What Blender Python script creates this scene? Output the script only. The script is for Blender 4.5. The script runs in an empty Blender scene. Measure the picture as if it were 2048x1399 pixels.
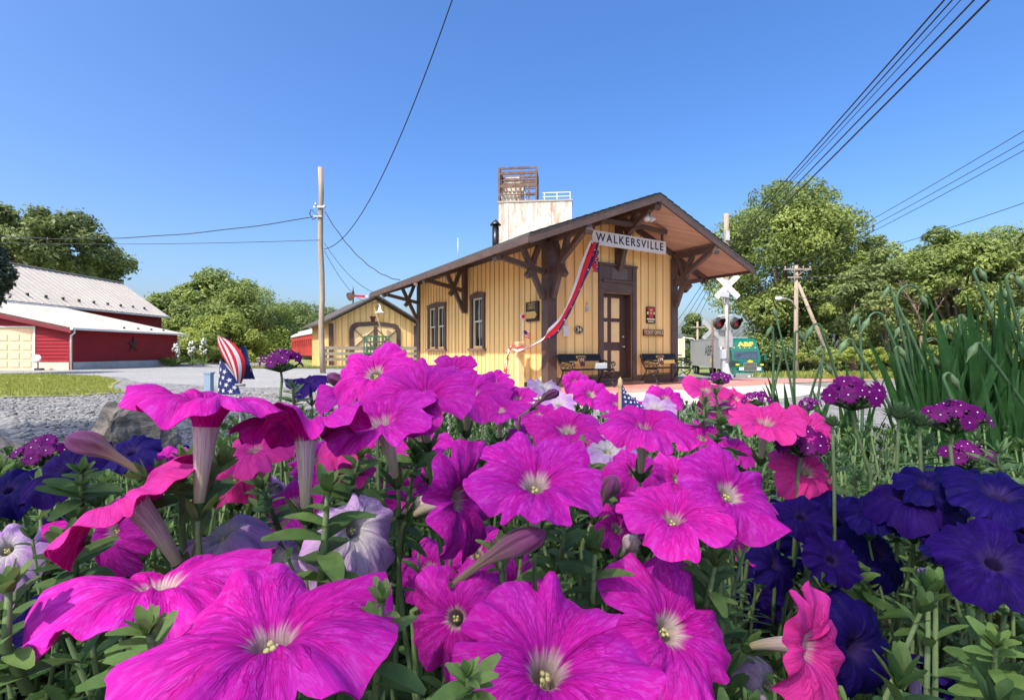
import bpy, bmesh, math, random
import numpy as np
from mathutils import Vector, Matrix, noise as mnoise
R = math.radians
rnd = random.Random(11)
scene = bpy.context.scene
COL = scene.collection
H, F, CX, HY = .85, 985., 1024., 703.      # eye height, focal length in photo pixels, principal column, horizon row
V = Vector

def at(px, py, Y):
    return V(((px-CX)/F*Y, Y, H-(py-HY)/F*Y))

def sm(t):
    t = max(0., min(1., t)); return t*t*(3-2*t)

def ground_z(x, y):
    return -.6*sm((y-24)/14)*sm((x+20)/4) - .04*max(0, min(y-14, 32))*sm((x-3)/8)

# ------------------------------------------------------------------ mesh helpers
class MB:
    def __init__(s):
        s.v, s.f, s.m, s.s = [], [], [], []
    def add(s, vs, fs, m=0, smooth=False):
        n = len(s.v)
        s.v += [tuple(p) for p in vs]
        s.f += [tuple(i+n for i in f) for f in fs]
        s.m += [m]*len(fs); s.s += [smooth]*len(fs)
        return s
    def box(s, c, size, M=None, m=0):
        c = V(c); hx, hy, hz = (d/2 for d in size)
        vs = []
        for x in (-hx, hx):
            for y in (-hy, hy):
                for z in (-hz, hz):
                    p = V((x, y, z)); vs.append(c+(M @ p if M else p))
        return s.add(vs, [(0,1,3,2),(4,6,7,5),(0,4,5,1),(2,3,7,6),(0,2,6,4),(1,5,7,3)], m)
    def b2(s, a, b, m=0):
        a, b = V(a), V(b)
        return s.box((a+b)/2, [abs(q) for q in (b-a)], None, m)
    def bar(s, a, b, w, h, up=(0,0,1), m=0):
        a, b = V(a), V(b); d = (b-a); L = d.length; d.normalize()
        x = d.cross(V(up))
        if x.length < 1e-4: x = d.cross(V((1,0,0)))
        x.normalize(); z = x.cross(d)
        M = Matrix((x, d, z)).transposed()
        return s.box((a+b)/2, (w, L, h), M, m)
    def tube(s, pts, rs, n=8, m=0, cap=True, smooth=True):
        pts = [V(p) for p in pts]
        if not hasattr(rs, '__len__'): rs = [rs]*len(pts)
        vs, fs = [], []
        prev = None
        for i, p in enumerate(pts):
            t = (pts[min(i+1, len(pts)-1)]-pts[max(i-1, 0)])
            if t.length < 1e-9: t = V((0,0,1))
            t.normalize()
            if prev is None:
                x = t.cross(V((0,0,1)) if abs(t.z) < .9 else V((1,0,0))).normalized()
            else:
                x = (prev-t*prev.dot(t))
                x = x.normalized() if x.length > 1e-6 else t.orthogonal().normalized()
            prev = x; y = t.cross(x)
            for k in range(n):
                a = 2*math.pi*k/n
                vs.append(p+(x*math.cos(a)+y*math.sin(a))*rs[i])
        for i in range(len(pts)-1):
            for k in range(n):
                k2 = (k+1) % n
                fs.append((i*n+k, i*n+k2, (i+1)*n+k2, (i+1)*n+k))
        if cap:
            fs.append(tuple(range(n))[::-1]); fs.append(tuple((len(pts)-1)*n+k for k in range(n)))
        return s.add(vs, fs, m, smooth)
    def prism(s, poly, o, ex, ey, depth, m=0):
        o, ex, ey, depth = V(o), V(ex), V(ey), V(depth)
        n = len(poly)
        A = [o+ex*p[0]+ey*p[1] for p in poly]
        vs = A+[p+depth for p in A]
        fs = [tuple(range(n))[::-1], tuple(range(n, 2*n))]+[(i, (i+1) % n, n+(i+1) % n, n+i) for i in range(n)]
        return s.add(vs, fs, m)
    def lathe(s, prof, o=(0,0,0), axis=(0,0,1), n=16, m=0, smooth=True):
        o = V(o); z = V(axis).normalized(); x = z.orthogonal().normalized(); y = z.cross(x)
        vs, fs = [], []
        for r, h in prof:
            for k in range(n):
                a = 2*math.pi*k/n
                vs.append(o+z*h+(x*math.cos(a)+y*math.sin(a))*max(r, 1e-5))
        for i in range(len(prof)-1):
            for k in range(n):
                k2 = (k+1) % n
                fs.append((i*n+k, i*n+k2, (i+1)*n+k2, (i+1)*n+k))
        return s.add(vs, fs, m, smooth)
    def build(s, name, mats, parent=None, world=False):
        me = bpy.data.meshes.new(name)
        vs = s.v
        if world and parent is not None:
            Mi = root_matrix(parent).inverted()
            vs = [tuple(Mi @ V(p)) for p in vs]
        me.from_pydata(vs, [], s.f)
        if not isinstance(mats, (list, tuple)): mats = [mats]
        for x in mats: me.materials.append(x)
        me.polygons.foreach_set('material_index', s.m)
        me.polygons.foreach_set('use_smooth', s.s)
        me.update()
        return link(name, me, parent)

def link(name, data, parent=None):
    o = bpy.data.objects.new(name, data); COL.objects.link(o)
    if parent is not None: o.parent = parent
    return o

def root_matrix(o):
    while o.parent is not None: o = o.parent
    return Matrix.LocRotScale(o.location, o.rotation_euler, o.scale)

def thing(name, label, cat, loc=(0,0,0), rz=0., group=None):
    o = link(name, None); o.location = loc; o.rotation_euler = (0,0,rz)
    o.empty_display_size = .05
    return tag(o, label, cat, group)

def tag(o, label, cat, group=None):
    o['label'] = label; o['category'] = cat
    if group: o['group'] = group
    return o

def struct(o, kind='structure'):
    o['kind'] = kind; return o

def dup(root, loc=None, rz=None, label=None, group=None):
    def cp(o, par):
        c = o.copy(); COL.objects.link(c)
        if par is not None: c.parent = par
        for ch in list(o.children): cp(ch, c)
        return c
    r = cp(root, None)
    if loc is not None: r.location = loc
    if rz is not None: r.rotation_euler = (0,0,rz)
    if label: r['label'] = label
    if group: r['group'] = group
    return r

def text(name, body, size, mat, parent, loc, rot, space=1., ext=.004, off=0., align='CENTER', sx=1., line=1.):
    cu = bpy.data.curves.new(name, 'FONT'); cu.body = body; cu.size = size; cu.extrude = ext
    cu.space_character = space; cu.offset = off; cu.align_x = align; cu.align_y = 'CENTER'
    cu.materials.append(mat)
    cu.space_line = line
    tmp = bpy.data.objects.new(name, cu); COL.objects.link(tmp)
    me = bpy.data.meshes.new_from_object(tmp.evaluated_get(bpy.context.evaluated_depsgraph_get())); bpy.data.objects.remove(tmp)
    me.name = name; me.materials.clear(); me.materials.append(mat)
    o = link(name, me, parent); o.location = loc; o.rotation_euler = rot; o.scale = (sx,1,1)
    return o

# ------------------------------------------------------------------ materials
class NT:
    def __init__(s, name):
        s.mat = bpy.data.materials.new(name); s.mat.use_nodes = True
        s.t = s.mat.node_tree; s.n = s.t.nodes; s.l = s.t.links
        s.n.clear(); s.out = s.n.new('ShaderNodeOutputMaterial')
    def node(s, typ, **kw):
        n = s.n.new(typ)
        for k, v in kw.items():
            if k in n.inputs: s.set(n.inputs[k], v)
            else: setattr(n, k, v)
        return n
    def set(s, sock, v):
        if hasattr(v, 'is_output') or isinstance(v, bpy.types.NodeSocket): s.l.new(v, sock)
        else:
            if isinstance(v, (tuple, list)) and len(v) == 3 and sock.type == 'RGBA': v = (*v, 1)
            sock.default_value = v
    def math(s, op, a, b=0., c=0., clamp=False):
        n = s.n.new('ShaderNodeMath'); n.operation = op; n.use_clamp = clamp
        for i, v in enumerate((a, b, c)): s.set(n.inputs[i], v)
        return n.outputs[0]
    def mix(s, f, a, b, mode='MIX'):
        n = s.n.new('ShaderNodeMix'); n.data_type = 'RGBA'; n.blend_type = mode
        s.set(n.inputs[0], f); s.set(n.inputs[6], a); s.set(n.inputs[7], b)
        return n.outputs[2]
    def ramp(s, x, lo, hi, a=0., b=1.):
        n = s.n.new('ShaderNodeMapRange'); n.interpolation_type = 'SMOOTHSTEP'
        for i, v in enumerate((x, lo, hi, a, b)): s.set(n.inputs[i], v)
        return n.outputs[0]
    def noise(s, vec, scale, detail=4., rough=.55, dist=0.):
        n = s.n.new('ShaderNodeTexNoise')
        if vec is not None: s.set(n.inputs['Vector'], vec)
        s.set(n.inputs['Scale'], scale); n.inputs['Detail'].default_value = detail
        n.inputs['Roughness'].default_value = rough; n.inputs['Distortion'].default_value = dist
        return n.outputs['Fac']
    def coord(s, which='Object'):
        return s.n.new('ShaderNodeTexCoord').outputs[which]
    def scaled(s, vec, sc):
        n = s.n.new('ShaderNodeMapping'); s.set(n.inputs['Vector'], vec); n.inputs['Scale'].default_value = sc
        return n.outputs[0]
    def bump(s, h, strength=.3, dist=.02):
        n = s.n.new('ShaderNodeBump'); s.set(n.inputs['Height'], h)
        n.inputs['Strength'].default_value = strength; n.inputs['Distance'].default_value = dist
        return n.outputs[0]
    def principled(s, col, rough=.6, **kw):
        n = s.n.new('ShaderNodeBsdfPrincipled'); s.set(n.inputs['Base Color'], col); s.set(n.inputs['Roughness'], rough)
        for k, v in kw.items(): s.set(n.inputs[k.replace('_', ' ')], v)
        return n.outputs[0]
    def finish(s, sh):
        s.l.new(sh, s.out.inputs['Surface']); return s.mat

def mul(c, k): return tuple(min(1., x*k) for x in c)

def plain(name, col, rough=.6, var=.12, scale=3., stretch=(1,1,1), bump=0., bscale=40., metallic=0., dirt=None, spec=.4, bdist=.01):
    n = NT(name); co = n.scaled(n.coord(), stretch)
    a = n.noise(co, scale, 5., .6); b = n.noise(co, scale*9, 3., .6)
    f = n.ramp(n.math('ADD', n.math('MULTIPLY', a, .7), n.math('MULTIPLY', b, .3)), .3, .7)
    c = n.mix(f, mul(col, 1-var), mul(col, 1+var))
    if dirt:
        dcol, dsc, lo, hi, amt = dirt
        d = n.noise(co, dsc, 8., .65, .4)
        c = n.mix(n.ramp(d, lo, hi, 0., amt), c, dcol)
    kw = dict(Metallic=metallic, Specular_IOR_Level=spec)
    if bump: kw['Normal'] = n.bump(n.noise(co, bscale, 4.), bump, bdist)
    return n.finish(n.principled(c, rough, **kw))

def leafmat(name, c1, c2, trans=.35, rough=.5, spec=.35, tint=None, fine=None, tone=False):
    n = NT(name)
    g = n.n.new('ShaderNodeNewGeometry').outputs['Random Per Island']
    oi = n.n.new('ShaderNodeObjectInfo').outputs['Random']
    if tone:
        at_ = n.n.new('ShaderNodeAttribute'); at_.attribute_name = 'tone'; g = at_.outputs['Fac']
    f = n.math('ADD', n.math('MULTIPLY', g, .8), n.math('MULTIPLY', oi, .2))
    c = n.mix(f, c1, c2)
    if fine:
        c = n.mix(n.ramp(n.noise(n.coord(), fine, 5., .65), .35, .65, 0., .45), c, mul(c1, .6))
        nb = n.bump(n.noise(n.coord(), fine*3.3, 4.), .5, .0007)
    p = n.principled(c, rough, Specular_IOR_Level=spec, **(dict(Normal=nb) if fine else {}))
    t = n.n.new('ShaderNodeBsdfTranslucent'); n.set(t.inputs[0], n.mix(.35, c, tint or (mul(c2, 1.6))))
    m = n.n.new('ShaderNodeMixShader'); m.inputs[0].default_value = trans
    n.l.new(p, m.inputs[1]); n.l.new(t.outputs[0], m.inputs[2])
    return n.finish(m.outputs[0])

def petalmat(name, main, vein, throat, cool, eye_lo=.10, eye_hi=.30, trans=.3, rough=.5, veins=.85, white=1., light=None, mottle=.38):
    """uv.x = petal number 0..5 round the flower, uv.y = 0 in the throat .. 1 at the rim"""
    n = NT(name)
    uv = n.n.new('ShaderNodeUVMap').outputs[0]
    sp = n.n.new('ShaderNodeSeparateXYZ'); n.set(sp.inputs[0], uv)
    u, v = sp.outputs[0], sp.outputs[1]
    oi = n.n.new('ShaderNodeObjectInfo').outputs['Random']
    def cmb(su, sv, off=0.):
        c = n.n.new('ShaderNodeCombineXYZ'); n.set(c.inputs[0], n.math('MULTIPLY', u, su)); n.set(c.inputs[1], n.math('MULTIPLY', v, sv))
        n.set(c.inputs[2], n.math('MULTIPLY_ADD', oi, 37., off)); return c.outputs[0]
    # branching veins: ridges of a stretched noise
    def ridge(su, sv, w, off):
        x = n.noise(cmb(su, sv, off), 1., 2., .5, 1.1)
        return n.ramp(n.math('ABSOLUTE', n.math('SUBTRACT', x, .5)), 0., w, 1., 0.)
    r1 = ridge(8., 1.7, .05, 1.); r2 = ridge(17., 4.2, .07, 5.)
    vn = n.math('MAXIMUM', r1, n.math('MULTIPLY', r2, .55))
    fr = n.math('ABSOLUTE', n.math('SUBTRACT', n.math('FRACT', u), .5))
    mid = n.math('MULTIPLY', n.ramp(fr, 0., .03, 1., 0.), n.ramp(v, .9, .3, 0., .9))
    vn = n.math('MAXIMUM', n.math('MULTIPLY', vn, n.ramp(v, 1.02, .55, .25, 1.)), mid)
    big = n.noise(cmb(2.3, 2., 9.), 1., 3., .5)
    base = n.mix(n.ramp(big, .35, .65, 0., .8), main, cool)
    hsv = n.n.new('ShaderNodeHueSaturation'); n.set(hsv.inputs['Color'], base)
    n.set(hsv.inputs['Hue'], n.math('MULTIPLY_ADD', oi, .03, .485)); n.set(hsv.inputs['Value'], n.math('MULTIPLY_ADD', oi, .3, .78))
    mot = n.ramp(n.noise(cmb(21., 8.5, 17.), 1., 3., .6, .5), .47, .64, 0., 1.)
    c0 = n.mix(n.math('MULTIPLY', mot, n.ramp(v, .25, .7, 0., mottle)), hsv.outputs[0], light or main)
    col = n.mix(n.math('MULTIPLY', vn, veins), c0, vein)
    fine = n.noise(cmb(60., 18., 13.), 1., 2.)
    col = n.mix(n.ramp(fine, .4, .75, 0., .16), col, mul(main, 1.3))
    # pale rays out of the throat
    rays = n.noise(cmb(9., 1.2, 3.), 1., 2., .5)
    e = n.math('ADD', n.math('ADD', v, n.math('MULTIPLY_ADD', n.math('FRACT', n.math('MULTIPLY', oi, 7.3)), .10, -.05)), n.math('MULTIPLY', n.math('SUBTRACT', rays, .5), .34))
    col = n.mix(n.math('MULTIPLY', n.ramp(e, eye_lo, eye_hi, 1., 0.), white), col, throat)
    tv = ridge(14., 1.0, .05, 21.)
    col = n.mix(n.math('MULTIPLY', n.math('MULTIPLY', tv, n.ramp(v, .35, .1, 0., 1.)), .35), col, mul(vein, .7))
    bm = n.bump(n.math('ADD', n.math('MULTIPLY', vn, -1.), n.math('MULTIPLY', fine, .5)), .6, .0006)
    p = n.principled(col, rough+.15, Specular_IOR_Level=.12, Normal=bm)
    t = n.n.new('ShaderNodeBsdfTranslucent'); n.set(t.inputs[0], col); n.set(t.inputs['Normal'], bm)
    m = n.n.new('ShaderNodeMixShader'); m.inputs[0].default_value = trans
    n.l.new(p, m.inputs[1]); n.l.new(t.outputs[0], m.inputs[2])
    return n.finish(m.outputs[0])

def tubemat(name, c1, c2, line):
    """outside of a flower tube: pale with fine lengthwise veins"""
    n = NT(name)
    uv = n.n.new('ShaderNodeUVMap').outputs[0]
    sp = n.n.new('ShaderNodeSeparateXYZ'); n.set(sp.inputs[0], uv)
    c = n.n.new('ShaderNodeCombineXYZ'); n.set(c.inputs[0], n.math('MULTIPLY', sp.outputs[0], 4.5)); n.set(c.inputs[1], n.math('MULTIPLY', sp.outputs[1], .8))
    x = n.noise(c.outputs[0], 1., 2., .5, .4)
    l = n.ramp(n.math('ABSOLUTE', n.math('SUBTRACT', x, .5)), 0., .07, 1., 0.)
    col = n.mix(n.ramp(sp.outputs[1], .1, 1.), c1, c2)
    col = n.mix(n.math('MULTIPLY', l, .5), col, line)
    p = n.principled(col, .6, Specular_IOR_Level=.25, Sheen_Weight=.3)
    t = n.n.new('ShaderNodeBsdfTranslucent'); n.set(t.inputs[0], col)
    m = n.n.new('ShaderNodeMixShader'); m.inputs[0].default_value = .25
    n.l.new(p, m.inputs[1]); n.l.new(t.outputs[0], m.inputs[2])
    return n.finish(m.outputs[0])

def gravelmat(name, a, b, pale, scale, bump=.7, patch=.35):
    n = NT(name); co = n.coord()
    vo = n.n.new('ShaderNodeTexVoronoi'); n.set(vo.inputs['Vector'], co); vo.inputs['Scale'].default_value = scale
    vo2 = n.n.new('ShaderNodeTexVoronoi'); n.set(vo2.inputs['Vector'], co); vo2.inputs['Scale'].default_value = scale*.37
    sp = n.n.new('ShaderNodeSeparateColor'); n.set(sp.inputs[0], vo.outputs['Color'])
    sp2 = n.n.new('ShaderNodeSeparateColor'); n.set(sp2.inputs[0], vo2.outputs['Color'])
    f = n.math('ADD', n.math('MULTIPLY', sp.outputs[0], .6), n.math('MULTIPLY', sp2.outputs[0], .4))
    c = n.mix(f, a, b)
    c = n.mix(n.ramp(n.noise(co, .35, 5., .6), .42, .68, 0., patch), c, pale)
    c = n.mix(n.ramp(n.noise(co, 2.3, 5., .6), .45, .75, 0., .3), c, mul(a, .8))
    h = n.math('ADD', n.math('MULTIPLY', vo.outputs['Distance'], -1.), n.math('MULTIPLY', vo2.outputs['Distance'], -1.5))
    return n.finish(n.principled(c, .9, Specular_IOR_Level=.2, Normal=n.bump(h, bump, .03)))

def boardmat(name, col, var=.1, rough=.65, across='x', width=.28, grain=(14,14,.7), weather=None):
    """painted boards: each board its own slight tone, faint grain, some grime"""
    n = NT(name); co = n.coord()
    sp = n.n.new('ShaderNodeSeparateXYZ'); n.set(sp.inputs[0], co)
    idx = n.math('FLOOR', n.math('DIVIDE', n.math('ADD', sp.outputs[0], n.math('MULTIPLY', sp.outputs[1], 1.)), width))
    wn = n.n.new('ShaderNodeTexWhiteNoise'); wn.noise_dimensions = '1D'; n.set(wn.inputs['W'], idx)
    g = n.noise(n.scaled(co, grain), 1., 6., .6)
    big = n.noise(co, .9, 4., .6)
    f = n.math('ADD', n.math('MULTIPLY', wn.outputs[0], .35), n.math('ADD', n.math('MULTIPLY', g, .35), n.math('MULTIPLY', big, .3)))
    c = n.mix(n.ramp(f, .25, .75), mul(col, 1-var), mul(col, 1+var))
    if weather:
        c = n.mix(n.ramp(n.noise(n.scaled(co, (5,5,.8)), 1., 7., .7), .55, .8, 0., .5), c, weather)
    return n.finish(n.principled(c, rough, Specular_IOR_Level=.3, Normal=n.bump(g, .12, .01)))

M = {}
M['yellow'] = boardmat('yellow painted boards', (.85,.555,.225), .12, weather=(.70,.44,.19))
M['batten'] = plain('yellow batten paint', (.58,.38,.15), .65, .1, 2.)
M['yellow_pale'] = plain('pale yellow door panel paint', (.85,.60,.29), .55, .06, 4.)
M['brown'] = plain('dark brown trim paint', (.098,.060,.048), .5, .22, 3., bump=.15, bscale=30., dirt=((.15,.10,.085), 5., .55, .75, .6))
M['brown_door'] = plain('dark brown door paint', (.085,.046,.037), .38, .15, 3.)
M['soffit'] = boardmat('pink brown soffit planks', (.55,.345,.25), .12, width=.13, grain=(1.2,9,9), weather=(.42,.22,.15))
M['shingle'] = plain('grey brown shingle', (.075,.066,.06), .85, .3, 14., bump=.5, bscale=60.)
M['glass'] = NT('window glass').finish(NT('x').out and None) if False else None
n = NT('window glass'); M['glass'] = n.finish(n.principled(n.mix(n.ramp(n.noise(n.coord(), 2.5, 3.), .4, .6), (.012,.014,.015), (.05,.055,.05)), .06, Specular_IOR_Level=.9))
M['white'] = plain('white paint', (.72,.71,.68), .5, .06, 4., dirt=((.45,.43,.38), 4., .6, .8, .4))
M['sash'] = plain('pale grey sash paint', (.52,.53,.47), .5, .08, 4.)
M['signwhite'] = plain('white sign board', (.66,.64,.62), .5, .05, 3.)
M['black'] = plain('black paint', (.012,.012,.013), .35, .2, 5.)
M['iron'] = plain('black cast iron', (.018,.017,.016), .4, .3, 20., bump=.3, bscale=120.)
M['blackslat'] = plain('black lacquered slat', (.016,.015,.015), .4, .2, 6., spec=.2)
M['chrome'] = plain('worn metal', (.62,.6,.56), .3, .1, 6., metallic=.9)
M['steel'] = plain('galvanised steel', (.50,.51,.52), .45, .12, 5., metallic=.35)
M['rust'] = plain('rusty steel', (.13,.075,.055), .8, .35, 1.2, bump=.3, bscale=20., dirt=((.25,.18,.14), 1.5, .5, .7, .6))
M['red'] = plain('red paint', (.50,.03,.03), .45, .12, 3.)
M['redflag'] = plain('red cloth', (.72,.022,.03), .7, .08, 8.)
M['whiteflag'] = plain('white cloth', (.78,.76,.76), .75, .05, 8.)
M['blueflag'] = plain('blue cloth', (.022,.03,.15), .7, .1, 8.)
M['cream'] = plain('cream paint', (.74,.62,.36), .5, .06, 3.)
M['goldsign'] = plain('gold sign paint', (.62,.40,.12), .5, .08, 6.)
M['maroon'] = plain('maroon sign paint', (.11,.02,.02), .5, .1, 6.)
M['plaque'] = plain('bronze plaque', (.13,.10,.09), .5, .45, 30., bump=.4, bscale=70.)
M['wood_pole'] = plain('weathered grey pole wood', (.31,.25,.185), .85, .25, 2., (6,6,.35), bump=.4, bscale=12., dirt=((.18,.14,.11), 3., .5, .75, .7))
M['grey_wood'] = plain('weathered grey timber', (.33,.27,.21), .85, .28, 3., bump=.4, bscale=14., dirt=((.15,.12,.1), 3., .5, .75, .6))
M['wire'] = plain('black cable', (.03,.033,.04), .6, .1, 3.)
M['barn_red'] = plain('red vinyl siding', (.25,.014,.022), .6, .14, .8, (1,1,1), spec=.2, dirt=((.19,.022,.028), 1.1, .5, .8, .5))
M['barn_trim'] = plain('dark red trim', (.17,.02,.03), .5, .12, 2.)
M['tin'] = plain('off white ribbed metal roof', (.47,.43,.37), .65, .08, .6, dirt=((.5,.42,.34), .8, .5, .8, .35))
M['peach'] = plain('peach garage door', (.80,.52,.33), .5, .05, 2.)
M['peach_dark'] = plain('peach garage panel rim', (.66,.42,.27), .5, .05, 2.)
M['block'] = plain('painted concrete block', (.46,.47,.44), .85, .14, 1.6, bump=.3, bscale=25.)
M['block_tan'] = plain('tan painted block', (.70,.56,.40), .85, .1, 1.6, bump=.3, bscale=25.)
M['starmetal'] = plain('rusty star metal', (.045,.014,.011), .6, .3, 6.)
M['coach_red'] = plain('faded red coach paint', (.46,.04,.035), .5, .15, .7, dirt=((.35,.12,.09), 1.2, .5, .8, .5))
M['coach_roof'] = plain('pale grey coach roof', (.50,.50,.49), .6, .12, .8, dirt=((.2,.2,.2), 2., .55, .75, .5))
M['greencart'] = plain('green cart paint', (.06,.15,.10), .5, .2, 3.)
M['pale_wood'] = plain('bare pale wood', (.55,.38,.2), .6, .15, 3.)
n = NT('stained concrete'); co = n.coord()
st = n.noise(n.scaled(co, (1.1,1.1,.16)), 1., 8., .72, .5); sp = n.noise(co, .55, 8., .7)
c_ = n.mix(n.ramp(sp, .4, .7, 0., .6), (.66,.61,.52), (.50,.40,.31))
c_ = n.mix(n.ramp(st, .48, .62, 0., .75), c_, (.30,.20,.15))
c_ = n.mix(n.ramp(n.noise(co, 1.3, 8., .7), .54, .66, 0., .8), c_, (.42,.26,.2))
M['concrete'] = n.finish(n.principled(c_, .85, Normal=n.bump(st, .3, .05)))
M['brick'] = None
n = NT('red brick paving'); br = n.n.new('ShaderNodeTexBrick'); n.set(br.inputs['Vector'], n.coord())
for k, v in (('Color1', (.42,.12,.085,1)), ('Color2', (.52,.2,.15,1)), ('Mortar', (.4,.3,.26,1))): br.inputs[k].default_value = v
br.inputs['Scale'].default_value = 4.; br.inputs['Mortar Size'].default_value = .012
M['brick'] = n.finish(n.principled(n.mix(n.ramp(n.noise(n.coord(), 1.2, 5.), .4, .7, 0., .4), br.outputs[0], (.55,.36,.3)), .85, Normal=n.bump(br.outputs['Fac'], -.3, .01)))
M['slab'] = plain('pale concrete slab', (.46,.42,.36), .85, .1, .7, bump=.2, bscale=30., dirt=((.48,.43,.38), .9, .5, .8, .5))
M['gravel'] = gravelmat('grey gravel', (.075,.08,.085), (.31,.305,.295), (.34,.30,.24), 17., 1.)
M['drive'] = gravelmat('fine grey stone drive', (.21,.215,.215), (.32,.32,.31), (.35,.33,.30), 42., .45, .5)
M['asphalt'] = gravelmat('worn asphalt', (.15,.15,.15), (.22,.22,.21), (.27,.26,.25), 60., .3, .5)
n = NT('lawn ground'); co = n.coord()
c_ = n.mix(n.ramp(n.noise(co, 1.1, 6., .65), .35, .65), (.16,.19,.04), (.29,.27,.075))
c_ = n.mix(n.ramp(n.noise(co, 9., 5.), .4, .7, 0., .5), c_, (.10,.14,.03))
c_ = n.mix(n.ramp(n.noise(co, .5, 4.), .60, .72, 0., .8), c_, (.40,.31,.20))
M['lawn'] = n.finish(n.principled(c_, .9, Normal=n.bump(n.noise(co, 30., 4.), .8, .03)))
M['grassblade'] = leafmat('grass blade', (.17,.22,.035), (.32,.33,.075), .4)
M['field'] = plain('far grass', (.19,.22,.06), .9, .3, .5, bump=.6, bscale=8.)
M['soil'] = plain('dark mulch soil', (.045,.03,.02), .95, .4, 25., bump=.9, bscale=90., bdist=.01)
n = NT('rough grey rock'); co = n.coord()
a_ = n.noise(co, 14., 10., .72); b_ = n.noise(n.scaled(co, (1,1,3.5)), 8., 8., .65, .6)
c_ = n.mix(n.ramp(b_, .35, .65), (.045,.042,.04), (.24,.21,.18))
c_ = n.mix(n.ramp(a_, .52, .7, 0., .6), c_, (.24,.17,.10))
M['rock'] = n.finish(n.principled(c_, .9, Normal=n.bump(n.math('ADD', a_, b_), .9, .012)))
M['rubber'] = plain('tyre rubber', (.02,.02,.02), .8, .2, 8.)
M['truck_green'] = plain('dark green truck paint', (.008,.105,.08), .25, .08, 1.)
M['trailer'] = plain('grey trailer side', (.33,.31,.31), .5, .08, .8, dirt=((.24,.22,.22), 1.2, .5, .8, .5))
M['truck_yellow'] = plain('yellow lettering', (.80,.52,.03), .5, .04, 3.)
M['windscreen'] = plain('dark windscreen', (.02,.04,.06), .08, .2, 3., spec=.9)
M['lens_red'] = plain('red lamp lens', (.36,.02,.02), .15, .3, 18., spec=.8)
M['hood'] = plain('dark lamp hood', (.03,.028,.026), .5, .2, 8.)
M['greyplate'] = plain('grey sign back', (.33,.33,.32), .5, .12, 4.)
M['bark'] = plain('grey brown bark', (.16,.12,.09), .95, .3, 2., (4,4,.8), bump=.8, bscale=10., bdist=.03)
M['plastic_blue'] = plain('pale blue plastic', (.42,.55,.68), .4, .05, 8.)
M['ribbonred'] = M['redflag']
M['pebble'] = leafmat('loose stone', (.10,.10,.105), (.34,.33,.31), 0., .9, .2)
# plants
M['pink'] = petalmat('magenta petals', (.76,.0,.37), (.26,.0,.13), (.80,.76,.58), (.60,.004,.46), eye_lo=.04, eye_hi=.18, trans=.2, light=(.80,.10,.72))
M['pinkback'] = petalmat('magenta petal backs', (.60,.01,.36), (.30,.0,.17), (.70,.62,.50), (.52,.02,.42), trans=.2, light=(.66,.10,.6), eye_lo=.08, eye_hi=.30, veins=.7, white=.9)
M['hot'] = petalmat('hot pink petals', (.90,.005,.27), (.48,.0,.13), (.78,.74,.6), (.82,.008,.36), eye_lo=.04, eye_hi=.19, trans=.22, light=(.9,.12,.6))
M['hotback'] = petalmat('hot pink petal backs', (.82,.05,.34), (.5,.0,.18), (.74,.62,.52), (.72,.06,.42), eye_lo=.1, eye_hi=.36, white=.9)
M['lilac'] = petalmat('faded lilac petals', (.46,.20,.58), (.24,.08,.34), (.76,.72,.66), (.62,.42,.66), eye_lo=.05, eye_hi=.65, veins=.5)
M['lilacback'] = petalmat('faded lilac petal backs', (.50,.26,.60), (.26,.1,.36), (.74,.70,.64), (.66,.5,.68), eye_lo=.05, eye_hi=.8, veins=.5)
M['blue'] = petalmat('violet blue petals', (.0055,.0,.082), (.001,.0,.015), (.002,.0,.008), (.012,.0,.15), eye_lo=.02, eye_hi=.3, veins=.5, rough=.65, trans=.14, light=(.03,.003,.27))
M['blueback'] = petalmat('violet blue petal backs', (.008,.001,.075), (.002,.0,.025), (.07,.04,.17), (.015,.003,.12), eye_lo=.05, eye_hi=.45, veins=.6, white=.8, trans=.14, light=(.03,.006,.18))
M['tube'] = tubemat('cream flower tube', (.50,.46,.24), (.72,.58,.56), (.28,.10,.20))
M['tubeblue'] = tubemat('grey violet flower tube', (.22,.20,.20), (.17,.11,.34), (.05,.02,.12))
M['tubewilt'] = tubemat('wilted purple flower tube', (.26,.19,.11), (.20,.03,.15), (.06,.01,.05))
M['stamen'] = plain('pale green stamen', (.55,.52,.22), .6, .15, 200.)
M['leaf'] = leafmat('petunia leaf', (.035,.095,.028), (.17,.265,.07), .28, .62, .25, fine=90.)
M['leafpale'] = leafmat('pale young leaf', (.095,.19,.05), (.22,.33,.09), .3, .62, .25, fine=90.)
M['leafgrey'] = leafmat('grey green verbena leaf', (.075,.15,.06), (.17,.27,.105), .25, .7, .2, fine=120.)
M['stem'] = plain('fuzzy green stem', (.13,.19,.07), .75, .2, 60.)
M['verbena'] = leafmat('purple verbena petals', (.07,.001,.075), (.17,.002,.145), .18, .55, .15, tint=(.4,.01,.35))
M['verbeye'] = plain('white verbena eye', (.78,.74,.74), .6, .05, 90.)
M['garlic'] = leafmat('blue green strap leaf', (.028,.095,.026), (.065,.175,.045), .2, .45, .35, fine=60.)
M['scape'] = plain('pale green flower stalk', (.075,.15,.065), .55, .15, 40.)
M['spathe'] = plain('pale green closed flower head', (.13,.21,.09), .6, .15, 60.)
GREENS = dict(mid=((.07,.12,.035),(.30,.36,.09)), dark=((.05,.09,.03),(.22,.285,.085)), bright=((.11,.17,.035),(.38,.43,.09)), ash=((.06,.10,.04),(.26,.31,.10)), spruce=((.04,.06,.04),(.10,.13,.075)))
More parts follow.
